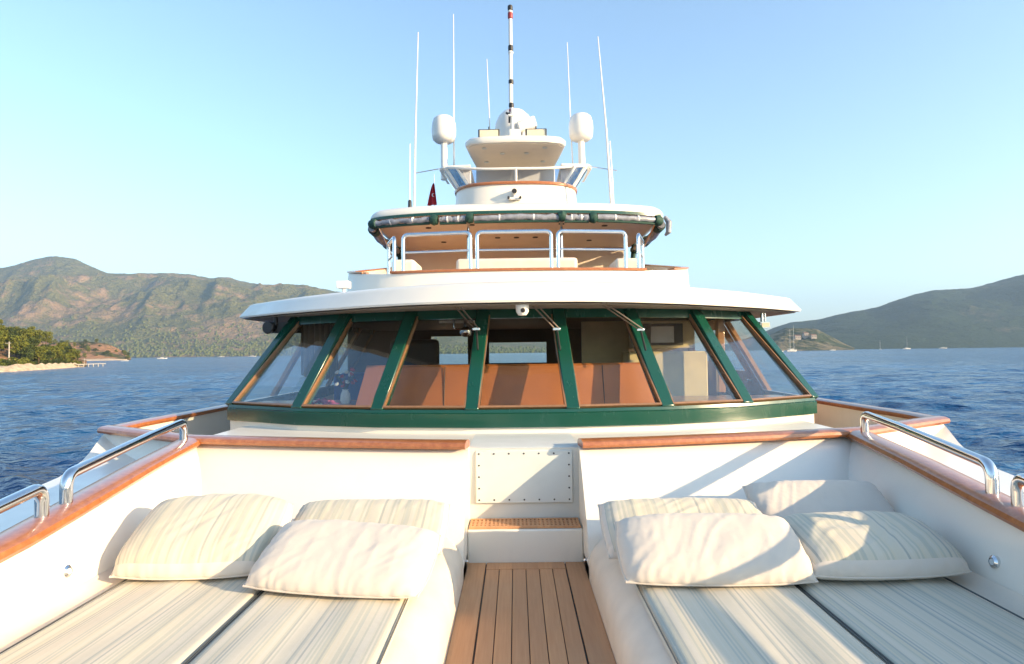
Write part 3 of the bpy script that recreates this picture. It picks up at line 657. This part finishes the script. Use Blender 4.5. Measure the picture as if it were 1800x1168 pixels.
def pillow_mesh(w, h, seed, puff=.17, mat='pplain'):
    """inflate two square-weave sheets sewn at the edge (small mass-spring solve)"""
    nx, ny = 66, 44; rs = np.random.RandomState(seed)
    X, Y = np.meshgrid(np.linspace(-w/2, w/2, nx), np.linspace(-h/2, h/2, ny))
    idxT = np.arange(nx*ny).reshape(ny, nx); inner = np.zeros((ny, nx), bool); inner[1:-1, 1:-1] = True
    idxB = idxT.copy(); idxB[inner] = nx*ny+np.arange(inner.sum())
    N = nx*ny+inner.sum(); P = np.zeros((N, 3)); P[idxT.ravel(), 0] = X.ravel(); P[idxT.ravel(), 1] = Y.ravel()
    P[idxB.ravel(), 0] = X.ravel(); P[idxB.ravel(), 1] = Y.ravel()
    P[idxT[inner], 2] = .01; P[idxB[inner], 2] = -.01; P += rs.normal(0, .0006, P.shape)
    E = []
    dx, dy = w/(nx-1), h/(ny-1)
    for I in (idxT, idxB):
        E.append((I[:, :-1].ravel(), I[:, 1:].ravel(), dx, 1.)); E.append((I[:-1].ravel(), I[1:].ravel(), dy, 1.))
        E.append((I[:-1, :-1].ravel(), I[1:, 1:].ravel(), math.hypot(dx, dy), .35)); E.append((I[1:, :-1].ravel(), I[:-1, 1:].ravel(), math.hypot(dx, dy), .35))
        E.append((I[:, :-2].ravel(), I[:, 2:].ravel(), 2*dx, .04)); E.append((I[:-2].ravel(), I[2:].ravel(), 2*dy, .04))
    a = np.concatenate([e[0] for e in E]); b = np.concatenate([e[1] for e in E])
    L = np.concatenate([np.full(len(e[0]), e[2]) for e in E]); K = np.concatenate([np.full(len(e[0]), e[3]) for e in E])
    L = L*(1+rs.normal(0, .01, len(L)))
    seamv = np.zeros(N, bool); seamv[idxT[0]] = seamv[idxT[-1]] = True; seamv[idxT[:, 0]] = seamv[idxT[:, -1]] = True
    L[seamv[a] & seamv[b]] *= .91
    bend = K < .1
    cnt = np.bincount(a, K, N)+np.bincount(b, K, N)
    q = []
    for I, fl in ((idxT, 1), (idxB, -1)):
        A_, B_, C_, D_ = I[:-1, :-1].ravel(), I[:-1, 1:].ravel(), I[1:, 1:].ravel(), I[1:, :-1].ravel()
        q.append(np.stack([A_, B_, C_, D_] if fl > 0 else [A_, D_, C_, B_], 1))
    Q = np.concatenate(q); V = np.zeros_like(P); wx = rs.uniform(.8, 1.2)
    for it in range(260):
        n_ = np.cross(P[Q[:, 2]]-P[Q[:, 0]], P[Q[:, 3]]-P[Q[:, 1]])*.5
        F_ = np.zeros_like(P)
        for k in range(4):
            for c_ in range(3): F_[:, c_] += np.bincount(Q[:, k], n_[:, c_], N)/4
        th = np.abs(P[:, 2])*2; lim = np.clip(1.15-th/puff, -.3, 1)
        old = P.copy(); V = V*.90+F_*(9.*lim/(dx*dy))[:, None]*.00016
        P = P+V
        for _ in range(7):
            d = P[b]-P[a]; l = np.linalg.norm(d, axis=1)+1e-9
            c0 = (l-L)/l; c0[bend] = np.where(c0[bend] < 0, c0[bend], 0)*.15
            c = d*(c0*.5*K)[:, None]
            for c_ in range(3): P[:, c_] += 1.5*(np.bincount(a, c[:, c_], N)-np.bincount(b, c[:, c_], N))/cnt
        V = (P-old)*.85
    P -= (P.max(0)+P.min(0))/2; P *= np.array([w, h, puff])/(P.max(0)-P.min(0))
    # seam puckers and slack folds
    n_ = np.cross(P[Q[:, 2]]-P[Q[:, 0]], P[Q[:, 3]]-P[Q[:, 1]]); VN = np.zeros_like(P)
    for k in range(4):
        for c_ in range(3): VN[:, c_] += np.bincount(Q[:, k], n_[:, c_], N)
    VN /= np.linalg.norm(VN, axis=1)[:, None]+1e-12
    U0 = np.zeros((N, 2)); sdv_ = np.ones(N)
    for I, f_ in ((idxB, -1), (idxT, 1)): U0[I.ravel(), 0] = X.ravel(); U0[I.ravel(), 1] = Y.ravel(); sdv_[I.ravel()] = f_
    u_, v_ = U0[:, 0], U0[:, 1]; dx_, dy_ = w/2-np.abs(u_), h/2-np.abs(v_); dm = np.minimum(dx_, dy_)
    al = np.where(dy_ < dx_, u_, v_)+seed*3.1
    puck = (vnoise(al*62, dm*9+sdv_*5, seed)-.5)*.010*np.exp(-dm/.05)*np.clip(dm/.012, 0, 1)
    th_ = .9+.35*math.sin(seed*1.7)
    s1 = u_*math.cos(th_)+v_*math.sin(th_); s2 = -u_*math.sin(th_)+v_*math.cos(th_)
    f1 = fbm(s1*3.2+seed, s2*23+2*vnoise(u_*5, v_*5, seed), 3, seed, True); f2 = fbm(u_*11+seed, v_*4.5+sdv_*3, 3, seed+2, True)
    msk = vnoise(u_*4+seed, v_*4, seed+5)
    P = P+VN*(puck+np.clip(dm/.04, 0, 1)*((f1-.5)*.013*msk+(f2-.5)*.008*(1-msk)))[:, None]
    me = bpy.data.meshes.new('pillow'); me.from_pydata(P.tolist(), [], Q.tolist())
    uvl = me.uv_layers.new(name='UVMap'); UV = np.zeros((N, 2))
    for I in (idxT, idxB): UV[I.ravel(), 0] = (X/w+.5).ravel(); UV[I.ravel(), 1] = (Y/h+.5).ravel()
    li = np.zeros(len(me.loops), dtype=np.int32); me.loops.foreach_get('vertex_index', li); uvl.data.foreach_set('uv', UV[li].ravel())
    me.materials.append(M[mat]); me.polygons.foreach_set('use_smooth', [True]*len(me.polygons))
    seam = [P[i] for i in list(idxT[0])+list(idxT[1:, -1])+list(idxT[-1, -2::-1])+list(idxT[-2:0:-1, 0])]
    return me, seam
def pillow(label, w, h, seed, mat, loc, tilt, yaw=0, roll=0, puff=.17):
    me, seam = pillow_mesh(w, h, seed, puff, mat)
    mw = Matrix.Rotation(R(yaw), 4, 'Z') @ Matrix.Rotation(R(roll), 4, 'Y') @ Matrix.Rotation(R(tilt), 4, 'X')
    L = Vector(loc); zf = .272
    def posed(c):
        p = mw @ Vector(c)+L
        if p.z < zf+.05:                      # settle on the mattress
            k = zf+.05-p.z; p.z = zf+.05*math.exp(-k/.05)
        ymax = 3.50+max(0, p.z-.2)*.88+.16*max(0, (abs(p.x)-.9)/1.2)**2-.012
        if p.y > ymax: p.y = ymax
        xm = 1.905+(wallx(p.y)-1.905)*max(0, (p.z-.27)/.33)-.012
        if abs(p.x) > xm: p.x = math.copysign(xm, p.x)
        return p-L
    for v in me.vertices: v.co = posed(v.co)
    o = bpy.data.objects.new('pillow', me); link(o); o.location = loc
    sb = o.modifiers.new('sub', 'SUBSURF'); sb.levels = 1; sb.render_levels = 1
    tag(o, label, 'pillow', 'pillows on the sunpads')
    sp_ = [posed(c) for c in seam]; MB().tube(sp_+[sp_[0]], .0042, 6).build('seam_piping', mat, o)
    return o
pillow('large striped pillow in the sunlit left corner of the left bench', .70, .55, 11, 'pstripe', (-1.50, 2.97, .385), 25, 2, puff=.25)
pillow('striped pillow tucked behind the plain one on the left bench', .80, .42, 12, 'pstripe', (-.80, 3.18, .365), 24, -2, puff=.14)
pillow('plain cream pillow lying in front on the left bench beside the walkway', .76, .43, 13, 'pplain', (-.78, 2.71, .365), 24, -8, 2, puff=.17)
pillow('striped pillow standing behind the plain one on the right bench', .82, .42, 14, 'pstripe', (.78, 3.10, .365), 28, 1, puff=.14)
pillow('plain cream pillow crossed by a curved shadow, front of the right bench', .80, .40, 15, 'pplain', (.79, 2.75, .375), 29, -1, puff=.17)
pillow('plain pillow against the seat back in the shaded right corner', .74, .38, 16, 'pplain', (1.57, 3.36, .40), 32, 2, puff=.13)
pillow('striped pillow with plain border lying flat in the shade, right bench', .71, .47, 17, 'pstripe', (1.505, 2.84, .355), 14, 3, puff=.21)

# things inside the wheelhouse
cu = MB(); rows = []
for j in range(9):
    t = j/8; rows.append([(-2.12+.36*i/40, 6.05+.03*math.sin(i*1.1), 1.555-(.50+.06*math.sin(math.pi*i/40))*t) for i in range(41)])
cu.grid(rows); tag(cu.build('curtain', 'curtain'), 'gathered grey brown curtain hanging inside the leftmost wheelhouse window', 'curtain')
fv = empty('flower_vase', (-1.52, 5.42, .823)); tag(fv, 'small vase of red and white flowers on the dashboard inside the left windows', 'vase of flowers')
MB().lathe([(.03, 0), (.045, .03), (.04, .08), (.025, .11), (.03, .12)], seg=16).build('vase', 'whitecloth', fv)
rnd = random.Random(5)
for k in range(16):
    a = rnd.uniform(0, 6.28); r_ = rnd.uniform(.01, .10); z = rnd.uniform(.15, .30); p = Vector((math.cos(a)*r_, math.sin(a)*r_, z))
    fo = MB().lathe([(0, -.014), (.014, -.006), (.022, .006), (.012, .012), (0, .008)], p, (math.cos(a), math.sin(a), 1.2), 8); fo.build('flower', 'red' if k % 3 else 'whitecloth', fv)
m = MB()
for k in range(9):
    a = k*.7; m.tube([(0, 0, .1), (math.cos(a)*.04, math.sin(a)*.04, .18), (math.cos(a)*.08, math.sin(a)*.08, .24)], .003, 5)
m.build('stems', 'leafB', fv)
ch = empty('helm_chair', (-1.15, 6.6, -.02)); tag(ch, 'dark high-backed helm chair inside the wheelhouse, left of centre', 'chair')
MB().box(-.28, .28, -.25, .25, .85, .97).build('seat', 'black', ch, True, .04, 3); MB().box(-.27, .27, .2, .32, .97, 1.42).build('backrest', 'black', ch, True, .05, 3)
MB().tube([(0, 0, 0), (0, 0, .86)], .05).build('pedestal', 'steel', ch)
pc = MB().grid([[(-1.76+.03*i+.006*j, 5.14+.03*j-.012*i*.3, .828+.06*abs(math.sin(i*1.3+j))*math.exp(-((i-3)/3)**2)) for i in range(8)] for j in range(6)])
M['pink'] = simple('pink_cloth', (.55, .10, .20), .8)
tag(pc.build('folded_cloth', 'pink'), 'crumpled pink cloth on the dashboard in front of the flower vase', 'cloth')
# flag behind the upper station
fe = empty('flag', (-1.70, 12.96, 3.93)); tag(fe, 'red flag hanging limp from a thin staff behind the upper station', 'flag')
MB().tube([(0, 0, -.1), (0, 0, 1.05)], .008, 6).build('staff', 'steel', fe)
rows = []
for j in range(13):
    t = j/12; wd = .03+.13*t**.8
    rows.append([(-wd*1.0*u+.02*t, -.03+.025*math.sin(u*9+t*2), .86-.46*t-.02*u) for u in np.linspace(-.25, 1, 14)])
MB().grid(rows).build('cloth', 'red', fe)
m = MB(); cpts = []
for k in range(9): a = R(60+k*30); cpts.append((math.cos(a)*.032, math.sin(a)*.036))
for k in range(9): a = R(300-k*30); cpts.append((math.cos(a)*.024+.010, math.sin(a)*.028))
m.add([(-.012+x, -.062, .60+z) for x, z in cpts]+[(-.012+x, -.058, .60+z) for x, z in cpts], [(k, k+1, 16-k, 17-k) for k in range(8)]+[(18+17-k, 18+16-k, 18+k+1, 18+k) for k in range(8)])
m.build('crescent', 'whitecloth', fe, False)

# ================================================================== SEA AND LAND
ZW = -2.2
rng = np.random.RandomState(3)
def gridmesh(name, X, Y, Z, mat, smooth=True):
    ny, nx = X.shape; V = np.stack([X.ravel(), Y.ravel(), Z.ravel()], 1); I = np.arange(nx*ny).reshape(ny, nx)
    Fc = np.stack([I[:-1, :-1].ravel(), I[:-1, 1:].ravel(), I[1:, 1:].ravel(), I[1:, :-1].ravel()], 1)
    me = bpy.data.meshes.new(name); me.from_pydata(V.tolist(), [], Fc.tolist()); me.materials.append(M[mat])
    if smooth: me.polygons.foreach_set('use_smooth', [True]*len(me.polygons))
    o = bpy.data.objects.new(name, me); link(o); return o
# waves: real geometry around the boat, fading with distance
na, nr = 760, 760
ang = np.linspace(R(-62), R(62), na); rad = 3.0*(9000/3.0)**np.linspace(0, 1, nr)
A_, R_ = np.meshgrid(ang, rad); X = R_*np.sin(A_); Y = R_*np.cos(A_); Z = np.zeros_like(X)
wr = np.random.RandomState(8)
cell = R_*(math.log(3000)/nr)*1.6
for k in range(46):
    lam = 10**wr.uniform(-.25, .78); th = R(245)+wr.normal(0, .55); amp = .011*lam**.8; kk = 2*math.pi/lam
    ph = (X*math.cos(th)+Y*math.sin(th))*kk+wr.uniform(0, 6.28)+1.5*vnoise(X/(lam*4), Y/(lam*4), k)
    Z += amp*(1-np.abs(np.sin(ph/2))*2+.27)*np.clip((lam-cell*1.3)/(lam*.5), 0, 1)
Z *= .8
wat = gridmesh('water', X, Y, Z+ZW, 'water'); tag(wat, kind='structure')
ws = MB().add([(-9000, -9000, ZW-.55), (9000, -9000, ZW-.55), (9000, 9000, ZW-.55), (-9000, 9000, ZW-.55)], [(0, 1, 2, 3)]).build('water', 'water', None, False); tag(ws, kind='structure')

def range_(name, lat, ridge, d0, d1, seed, mat, nx=260, ny=110, spur=.5, fs=1., back=1.25):
    s_ = np.linspace(lat[0], lat[1], nx); t = np.linspace(0, back, ny); Sx, T = np.meshgrid(s_, t)
    D0 = np.interp(Sx, [p[0] for p in d0], [p[1] for p in d0]) if isinstance(d0, list) else np.full_like(Sx, d0)
    Yd = D0+(d1-D0)*T; Xd = Sx*Yd
    Rr = np.interp(Sx, [p[0] for p in ridge], [p[1] for p in ridge])
    prof = np.where(T < 1, .45*T+.55*np.sin(np.clip(T, 0, 1)*math.pi/2)**1.4, 1-(T-1)*1.6)
    sc = (d1-np.mean(D0))*.42*fs
    n1 = fbm(Xd/sc+.35*Yd/sc, Yd/sc*.55-.2*Xd/sc, 6, seed, True); n2 = fbm(Xd/sc*3, Yd/sc*3, 5, seed+3)
    w = np.sin(np.clip(T, 0, 1)*math.pi)**1.0*(1-.9*np.clip(T, 0, 1)**3)
    Zd = Rr*prof*(1+spur*(n1-.62)*w*1.6)+Rr*.07*(n2-.5)*np.clip(T*4, 0, 1)*np.clip(2.6-2.4*T, .12, 1)+Rr*.03*(fbm(Xd/sc*9, Yd/sc*9, 3, seed+9)-.5)*np.clip(T*4, 0, 1)
    Zd = np.where(T <= 0, -6, Zd)+ZW
    return tag(gridmesh(name, Xd, Yd, Zd, mat), kind='structure'), (Xd, Yd, Zd)
def px2s(px): return (px-906)/1100.
def rd(pts, D, f=1.): return [(px2s(p), max(2, (619-.0122*(p-906)-y)/1100*D+3.45)*f) for p, y in pts]
mt, mtg = range_('hills', (px2s(-2600), px2s(1000)), rd([(-2600, 655), (-1800, 560), (-1000, 500), (-420, 492), (-150, 480), (0, 470), (50, 456), (95, 449), (130, 456), (185, 481), (230, 482), (275, 480), (330, 482), (365, 488), (400, 488), (440, 498), (490, 503), (540, 503), (620, 520), (720, 560), (850, 590), (1000, 606)], 3300), 1900, 3300, 4, 'mountain', 980, 220, .55, .7)
mt2, _ = range_('hills', (px2s(1270), px2s(3900)), rd([(1270, 607), (1310, 596), (1335, 587), (1362, 576), (1390, 567), (1440, 562), (1470, 554), (1500, 548), (1540, 541), (1600, 520), (1640, 511), (1700, 508), (1740, 499), (1800, 483), (1900, 460), (2300, 430), (3000, 470), (3900, 590)], 2300), 1500, 2300, 21, 'hillgreen', 560, 120, .30, .8)
hd, hdg = range_('hills', (px2s(1342), px2s(1500)), rd([(1342, 612), (1355, 588), (1380, 577), (1410, 577), (1435, 579), (1460, 592), (1480, 603), (1500, 612)], 1150), 980, 1150, 31, 'headland', 120, 50, .3, .8)
# wooded point on the near left, the second point behind it, and their beaches
ns, nsg = range_('hills', (px2s(-2600), px2s(150)), rd([(-2600, 655), (-1400, 585), (-500, 560), (-100, 572), (0, 590), (60, 604), (100, 618), (130, 630), (150, 634)], 245), [(px2s(-2600), 60), (px2s(-500), 100), (px2s(0), 160), (px2s(100), 205), (px2s(150), 226)], 250, 41, 'shore', 420, 50, .3, 1., 1.5)
s2, s2g = range_('hills', (px2s(60), px2s(228)), rd([(60, 600), (110, 602), (150, 600), (185, 604), (205, 613), (220, 622), (228, 631)], 700), [(px2s(60), 560), (px2s(228), 640)], 700, 51, 'shore', 120, 40, .4, 1., 1.5)
def beach(name, pts, w, h, up_=1.2):
    rows = []; rnd = random.Random(4)
    P = catmull([(*p, 0) for p in pts], 8)
    for i, p in enumerate(P):
        d = Vector((p.x, p.y, 0)).normalized(); k = min(1, (len(P)-1-i)/10, 1); ww = w*(.35+.65*k)*rnd.uniform(.85, 1.15)
        rows.append([p-d*ww*.5+Vector((0, 0, ZW-.5)), p-d*ww*.3+Vector((0, 0, ZW+h*.25*rnd.uniform(.7, 1.3))), p+Vector((0, 0, ZW+h*.6*rnd.uniform(.8, 1.2))), p+d*ww*.4+Vector((0, 0, ZW+h*(.3+.7*k)*rnd.uniform(.9, 1.3))), p+d*ww*.9+Vector((0, 0, ZW-.5))])
    return tag(MB().grid(rows).build(name, 'beach', None, True, 0, 2, 60), kind='structure')
def sp_at(px, D): return (px2s(px)*D, D)
beach('beach', [sp_at(-1400, 82), sp_at(-700, 100), sp_at(-300, 118), sp_at(-120, 142), sp_at(0, 157), sp_at(50, 172), sp_at(100, 196), sp_at(128, 214), sp_at(146, 222)], 9, 1.5)
beach('beach', [sp_at(92, 520), sp_at(130, 560), sp_at(175, 590), sp_at(205, 610), sp_at(222, 630)], 18, 1.6)

# ---- trees
def leafclump(m, c, r, n, rnd, flat=.75):
    for _ in range(n):
        u = rnd.uniform(-1, 1); a = rnd.uniform(0, 6.283); q = math.sqrt(1-u*u); k = r*rnd.uniform(.55, 1.08)
        p = Vector((c[0]+k*q*math.cos(a), c[1]+k*q*math.sin(a), c[2]+k*u*flat)); s_ = r*rnd.uniform(.16, .34)
        n_ = Vector((rnd.gauss(0, 1), rnd.gauss(0, 1), rnd.gauss(0, 1)+.3)).normalized(); a1 = n_.orthogonal().normalized()*s_; a2 = n_.cross(a1)
        m.add([p+a1, p+a2*.8, p-a1, p-a2*.7], [(0, 1, 2, 3)])
def tree_proto(name, h, rcrown, seed, leaf, nclump, trunk=True):
    rnd = random.Random(seed); root = empty(name)
    m = MB(); m.tube([(0, 0, -.3), (h*.03, 0, h*.3), (h*.01, h*.02, h*.62), (0, 0, h*.85)], [h*.028, h*.022, h*.014, h*.005], 7)
    cs = []
    for k in range(nclump):
        a = rnd.uniform(0, 6.283); z = h*rnd.uniform(.30, .92); rr_ = rcrown*rnd.uniform(.15, .85)*(1.15-(z/h)**2*.6)
        c = Vector((math.cos(a)*rr_, math.sin(a)*rr_, z)); cs.append(c)
        if k % 2 == 0: m.tube([(0, 0, z*.72), tuple(c)], [h*.009, h*.003], 5)
    m.build('trunk', 'trunk', root)
    m = MB()
    for c in cs: leafclump(m, c, rcrown*rnd.uniform(.28, .48), 64, rnd)
    m.build('crown', leaf, root, False); return root
def copy_tree(o, parent=None):
    c = o.copy(); C.objects.link(c); c.parent = parent
    for ch_ in list(o.children): copy_tree(ch_, c)
    return c
protos = [tree_proto('pine_tree', 7., 2.6, 1, 'leafA', 17), tree_proto('pine_tree', 8.5, 2.8, 2, 'leafA', 20), tree_proto('pine_tree', 6., 2.7, 3, 'leafB', 16)]
bush = [tree_proto('bush', 2.6, 1.9, 7, 'leafB', 10), tree_proto('bush', 2.2, 1.8, 8, 'leafA', 9)]
def ground(g, s_, T):
    Xd, Yd, Zd = g; ny, nx = Xd.shape; sv_ = Xd[5]/Yd[5]; j = int(np.clip(np.searchsorted(sv_, s_), 1, nx-1)); i = int(np.clip(T/1.5*(ny-1), 0, ny-1)); return Xd[i, j], Yd[i, j], Zd[i, j]
def zone(px, cuts, names): return names[sum(px > c for c in cuts)]
def treelab(px, T, sc): return 'pine %s the near left wooded point, %s' % (('low on' if T < .35 else 'midway up' if T < .7 else 'on the crest of'), zone(px, (0, 35, 70, 100), ('beyond the photo edge', 'at the photo edge', 'beside the utility pole', 'in the middle of its slope', 'near its seaward tip')))
used = set(); rnd = random.Random(12)
def put(lst, g, px, T, sc, label, grp, cat):
    k = rnd.randrange(len(lst)); p = lst[k]
    o = p if id(p) not in used else copy_tree(p); used.add(id(p))
    x, y, z = ground(g, px2s(px), T); o.location = (x, y, z-.2); o.rotation_euler.z = rnd.uniform(0, 6.28); o.scale = (sc*rnd.uniform(.9, 1.15),)*2+(sc*rnd.uniform(.85, 1.1),)
    tag(o, label, cat, grp); return o
for i in range(84):
    px = rnd.uniform(-420, 128) if i > 32 else rnd.uniform(-10, 128); T = rnd.uniform(.10, 1.0)
    sc = .92*(1-.35*max(0, (px-40)/90))
    put(protos, nsg, px, T, sc, treelab(px, T, sc), 'pines on the near left point', 'tree')
for i in range(26):
    px = -60+i*7.6+rnd.uniform(-3, 3); put(bush, nsg, px, .07+rnd.uniform(0, .06), rnd.uniform(.7, 1.2), 'low bush above the near left beach, %s' % zone(px, (0, 40, 80, 115), ('beyond the photo edge', 'at the photo edge', 'below the utility pole', 'midway along the beach', 'toward the jetty')), 'bushes along the near beach', 'bush')
for i in range(46):
    px = rnd.uniform(75, 224); T = rnd.uniform(.15, 1.0); sh = 'small tree' if i % 3 == 0 else 'round bush'
    put(bush if i % 3 else protos, s2g, px, T, rnd.uniform(.9, 1.7) if i % 3 else .8, '%s %s the reddish second left point, %s' % (sh, 'low on' if T < .5 else 'high on', zone(px, (115, 150, 190), ('at its landward end', 'above the jetty', 'right of the jetty', 'at its seaward tip'))), 'scrub on the second left point', 'bush' if i % 3 else 'tree')
# far woodland on the lower slopes (reads as one mass)
m = MB(); Xd, Yd, Zd = mtg; ny, nx = Xd.shape; rnd2 = random.Random(9)
ico = [Vector(v) for v in ((0, 0, 1), (.9, 0, .3), (.28, .85, .3), (-.73, .53, .3), (-.73, -.53, .3), (.28, -.85, .3))]
for k in range(9000):
    i = int(abs(rnd2.gauss(0, 1))*ny*.10)+1; j = rnd2.randrange(nx)
    if i > ny*.45: continue
    x, y, z = Xd[i, j]+rnd2.uniform(-6, 6), Yd[i, j]+rnd2.uniform(-5, 5), Zd[i, j]; r_ = rnd2.uniform(3.0, 6.5)
    b0 = len(m.v); hgt = rnd2.uniform(.9, 1.6)
    for v in ico: m.v.append((x+v.x*r_*rnd2.uniform(.8, 1.2), y+v.y*r_, z+v.z*r_*hgt+1))
    for q in range(5): m.v.append((x+ico[q+1].x*r_*.7, y+ico[q+1].y*r_*.7, z-1))
    for q in range(5):
        m.f.append((b0, b0+1+q, b0+1+(q+1) % 5)); m.f.append((b0+1+q, b0+6+q, b0+6+(q+1) % 5, b0+1+(q+1) % 5))
M['farleaf'] = leafy('far_leaf', (.07, .085, .022), (.14, .145, .04))
tag(m.build('woodland', 'farleaf', None, True, 0, 2, 80), 'far-off woodland along the foot of the left mountains', 'woodland', kind='stuff')

# ---- jetty, pole, houses, boats
j0 = Vector((*sp_at(128, 214), ZW)); j1 = Vector((*sp_at(180, 226), ZW)); d = (j1-j0); jt = empty('jetty', tuple(j0)); tag(jt, 'low wooden jetty running out from the tip of the near left beach', 'jetty')
ln = d.length; dn = d.normalized(); sdv = Vector((-dn.y, dn.x, 0))
MB().obox(dn*ln/2+Vector((0, 0, 1.0)), dn*ln/2, sdv*.9, Vector((0, 0, .10))).build('deck', 'pole', jt, False)
for k in range(6): MB().tube([tuple(dn*(1+k*ln/6)-sdv*.7+Vector((0, 0, -.6))), tuple(dn*(1+k*ln/6)-sdv*.7+Vector((0, 0, 1.1)))], .12, 6).build('pile', 'pole', jt)
MB().tube([tuple(dn*ln*.33+Vector((0, 0, 1))), tuple(dn*ln*.33+Vector((0, 0, 3.2)))], .06, 6).build('lamp_post', 'pole', jt)
x, y, z = ground(nsg, px2s(8), .16); up_ = empty('utility_pole', (x, y, z)); tag(up_, 'pale utility pole with a crossarm among the near left trees', 'utility pole')
MB().tube([(0, 0, -.3), (0, 0, 6.4)], [.2, .13], 8).build('post', 'pole', up_); MB().box(-1.1, .5, -.06, .06, 5.9, 6.05).build('crossarm', 'pole', up_, False)
def house(px, T, w, dp, h, label, g=hdg):
    x, y, z = ground(g, px2s(px), T); o = empty('house', (x, y, z)); tag(o, label, 'house', 'houses on the right headland')
    MB().box(-w/2, w/2, -dp/2, dp/2, -2, h).build('wall', 'stone', o, False)
    MB().add([(-w/2-.4, -dp/2-.4, h), (w/2+.4, -dp/2-.4, h), (w/2+.4, dp/2+.4, h), (-w/2-.4, dp/2+.4, h), (-w/2, 0, h+dp*.28), (w/2, 0, h+dp*.28)], [(0, 1, 5, 4), (2, 3, 4, 5), (0, 4, 3), (1, 2, 5), (0, 3, 2, 1)]).build('roof', 'tile', o, False)
    for k in range(3): MB().box(-w/2+w*(k+.3)/3, -w/2+w*(k+.7)/3, -dp/2-.05, -dp/2+.05, h*.35, h*.75).build('window', 'dark', o, False)
house(1400, .62, 10, 7, 6, 'pale house with red roof, leftmost on the right headland'); house(1414, .68, 8, 7, 7, 'pale house between its two neighbours on the right headland'); house(1428, .64, 9, 7, 5, 'low pale house, rightmost of those on the right headland')
def hull_mb(L, B, H):
    m = MB(); rows = []
    for t in np.linspace(0, 1, 11):
        b = B/2*min(1, (1-t)**.55*1.6)*(.75+.25*min(1, t*5)); sh = H*(1+.35*t*t)
        rows.append([(-L/2+L*t, b, sh), (-L/2+L*t-.05*L*t, b*.8, sh*.3), (-L/2+L*t-.08*L*t, b*.3, -.3), (-L/2+L*t-.08*L*t, -b*.3, -.3), (-L/2+L*t-.05*L*t, -b*.8, sh*.3), (-L/2+L*t, -b, sh)])
    return m.grid(rows, True, True)
def boat(px, D, L, masts, label, cat='sailing boat', cab=True, rot=0, sails=False):
    o = empty('sailing_boat' if masts else 'motor_boat', (px2s(px)*D, D, ZW)); tag(o, label, cat); o.rotation_euler.z = rot
    hull_mb(L, L*.24, L*.085).build('hull', 'sail', o)
    MB().box(-L*.22, L*.14, -L*.07, L*.07, L*.08, L*(.125 if masts else .17)).build('cabin', 'sail', o, True, L*.01)
    if not masts: MB().box(-L*.18, L*.145, -L*.072, L*.072, L*.125, L*.155).build('window_strip', 'black', o, False)
    for x, h in masts:
        mm = MB().tube([(L*x, 0, L*.08), (L*x, 0, L*h)], [L*.012, L*.006], 6).build('mast', 'sail', o)
        MB().tube([(L*x, 0, L*.16), (L*x-L*.26, 0, L*.17)], L*.011, 6).build('boom', 'sail', mm)
        if sails: MB().add([(L*x-.1, 0, L*.18), (L*x-L*.28, .1, L*.18), (L*x-.1, 0, L*h*.95), (L*x-.1, .12, L*.18), (L*x-L*.28, .2, L*.18), (L*x-.1, .12, L*h*.95)], [(0, 1, 2), (3, 5, 4), (0, 3, 4, 1), (1, 4, 5, 2), (2, 5, 3, 0)]).build('sail', 'sail', mm, False)
    return o
boat(1390, 720, 19, ((-.12, 1.35), (.22, 1.6)), 'two-masted schooner lying off the right headland', rot=.5)
boat(1374, 700, 8, (), 'small white motor boat beside the two-masted schooner', 'motor boat', rot=.9)
boat(1462, 900, 10, (), 'low white motor boat at the foot of the right headland', 'motor boat', rot=.1)
boat(1545, 900, 13, ((-.05, 1.1), (.2, .9)), 'small boat under sail right of the headland tip', rot=1.1, sails=True)
boat(1592, 1100, 17, ((0, 1.3),), 'distant sloop moored below the dark right hill', rot=.3)
boat(1655, 1200, 16, (), 'long low motor boat, rightmost on the right-hand water', 'motor boat', rot=0)
boat(284, 800, 12, ((.05, 1.2),), 'single-masted white yacht under the left mountains', rot=.6)
boat(218, 480, 5.5, (), 'white motor boat at the tip of the second left point', 'motor boat', rot=.2)
boat(388, 1300, 14, (), 'tiny white motor boat on the far left shore line', 'motor boat', rot=.1)
boat(443, 1300, 16, (), 'tiny white motor boat just left of the yacht roof, far shore', 'motor boat', rot=.1)

# ---- air
t = NT('haze_air'); t.n.remove(t.b); out = [n_ for n_ in t.n if n_.type == 'OUTPUT_MATERIAL'][0]
pv = t.add('VolumePrincipled', {'Color': (.50, .72, 1.0, 1), 'Density': .00015, 'Anisotropy': .2}); t.t.links.new(pv.outputs[0], out.inputs['Volume'])
hz = MB().box(-9500, 9500, -9500, 9500, ZW-2, 720); M['haze'] = t.m
tag(hz.build('haze', 'haze', None, False), kind='stuff', label='thin pale summer haze over the bay', cat='haze')
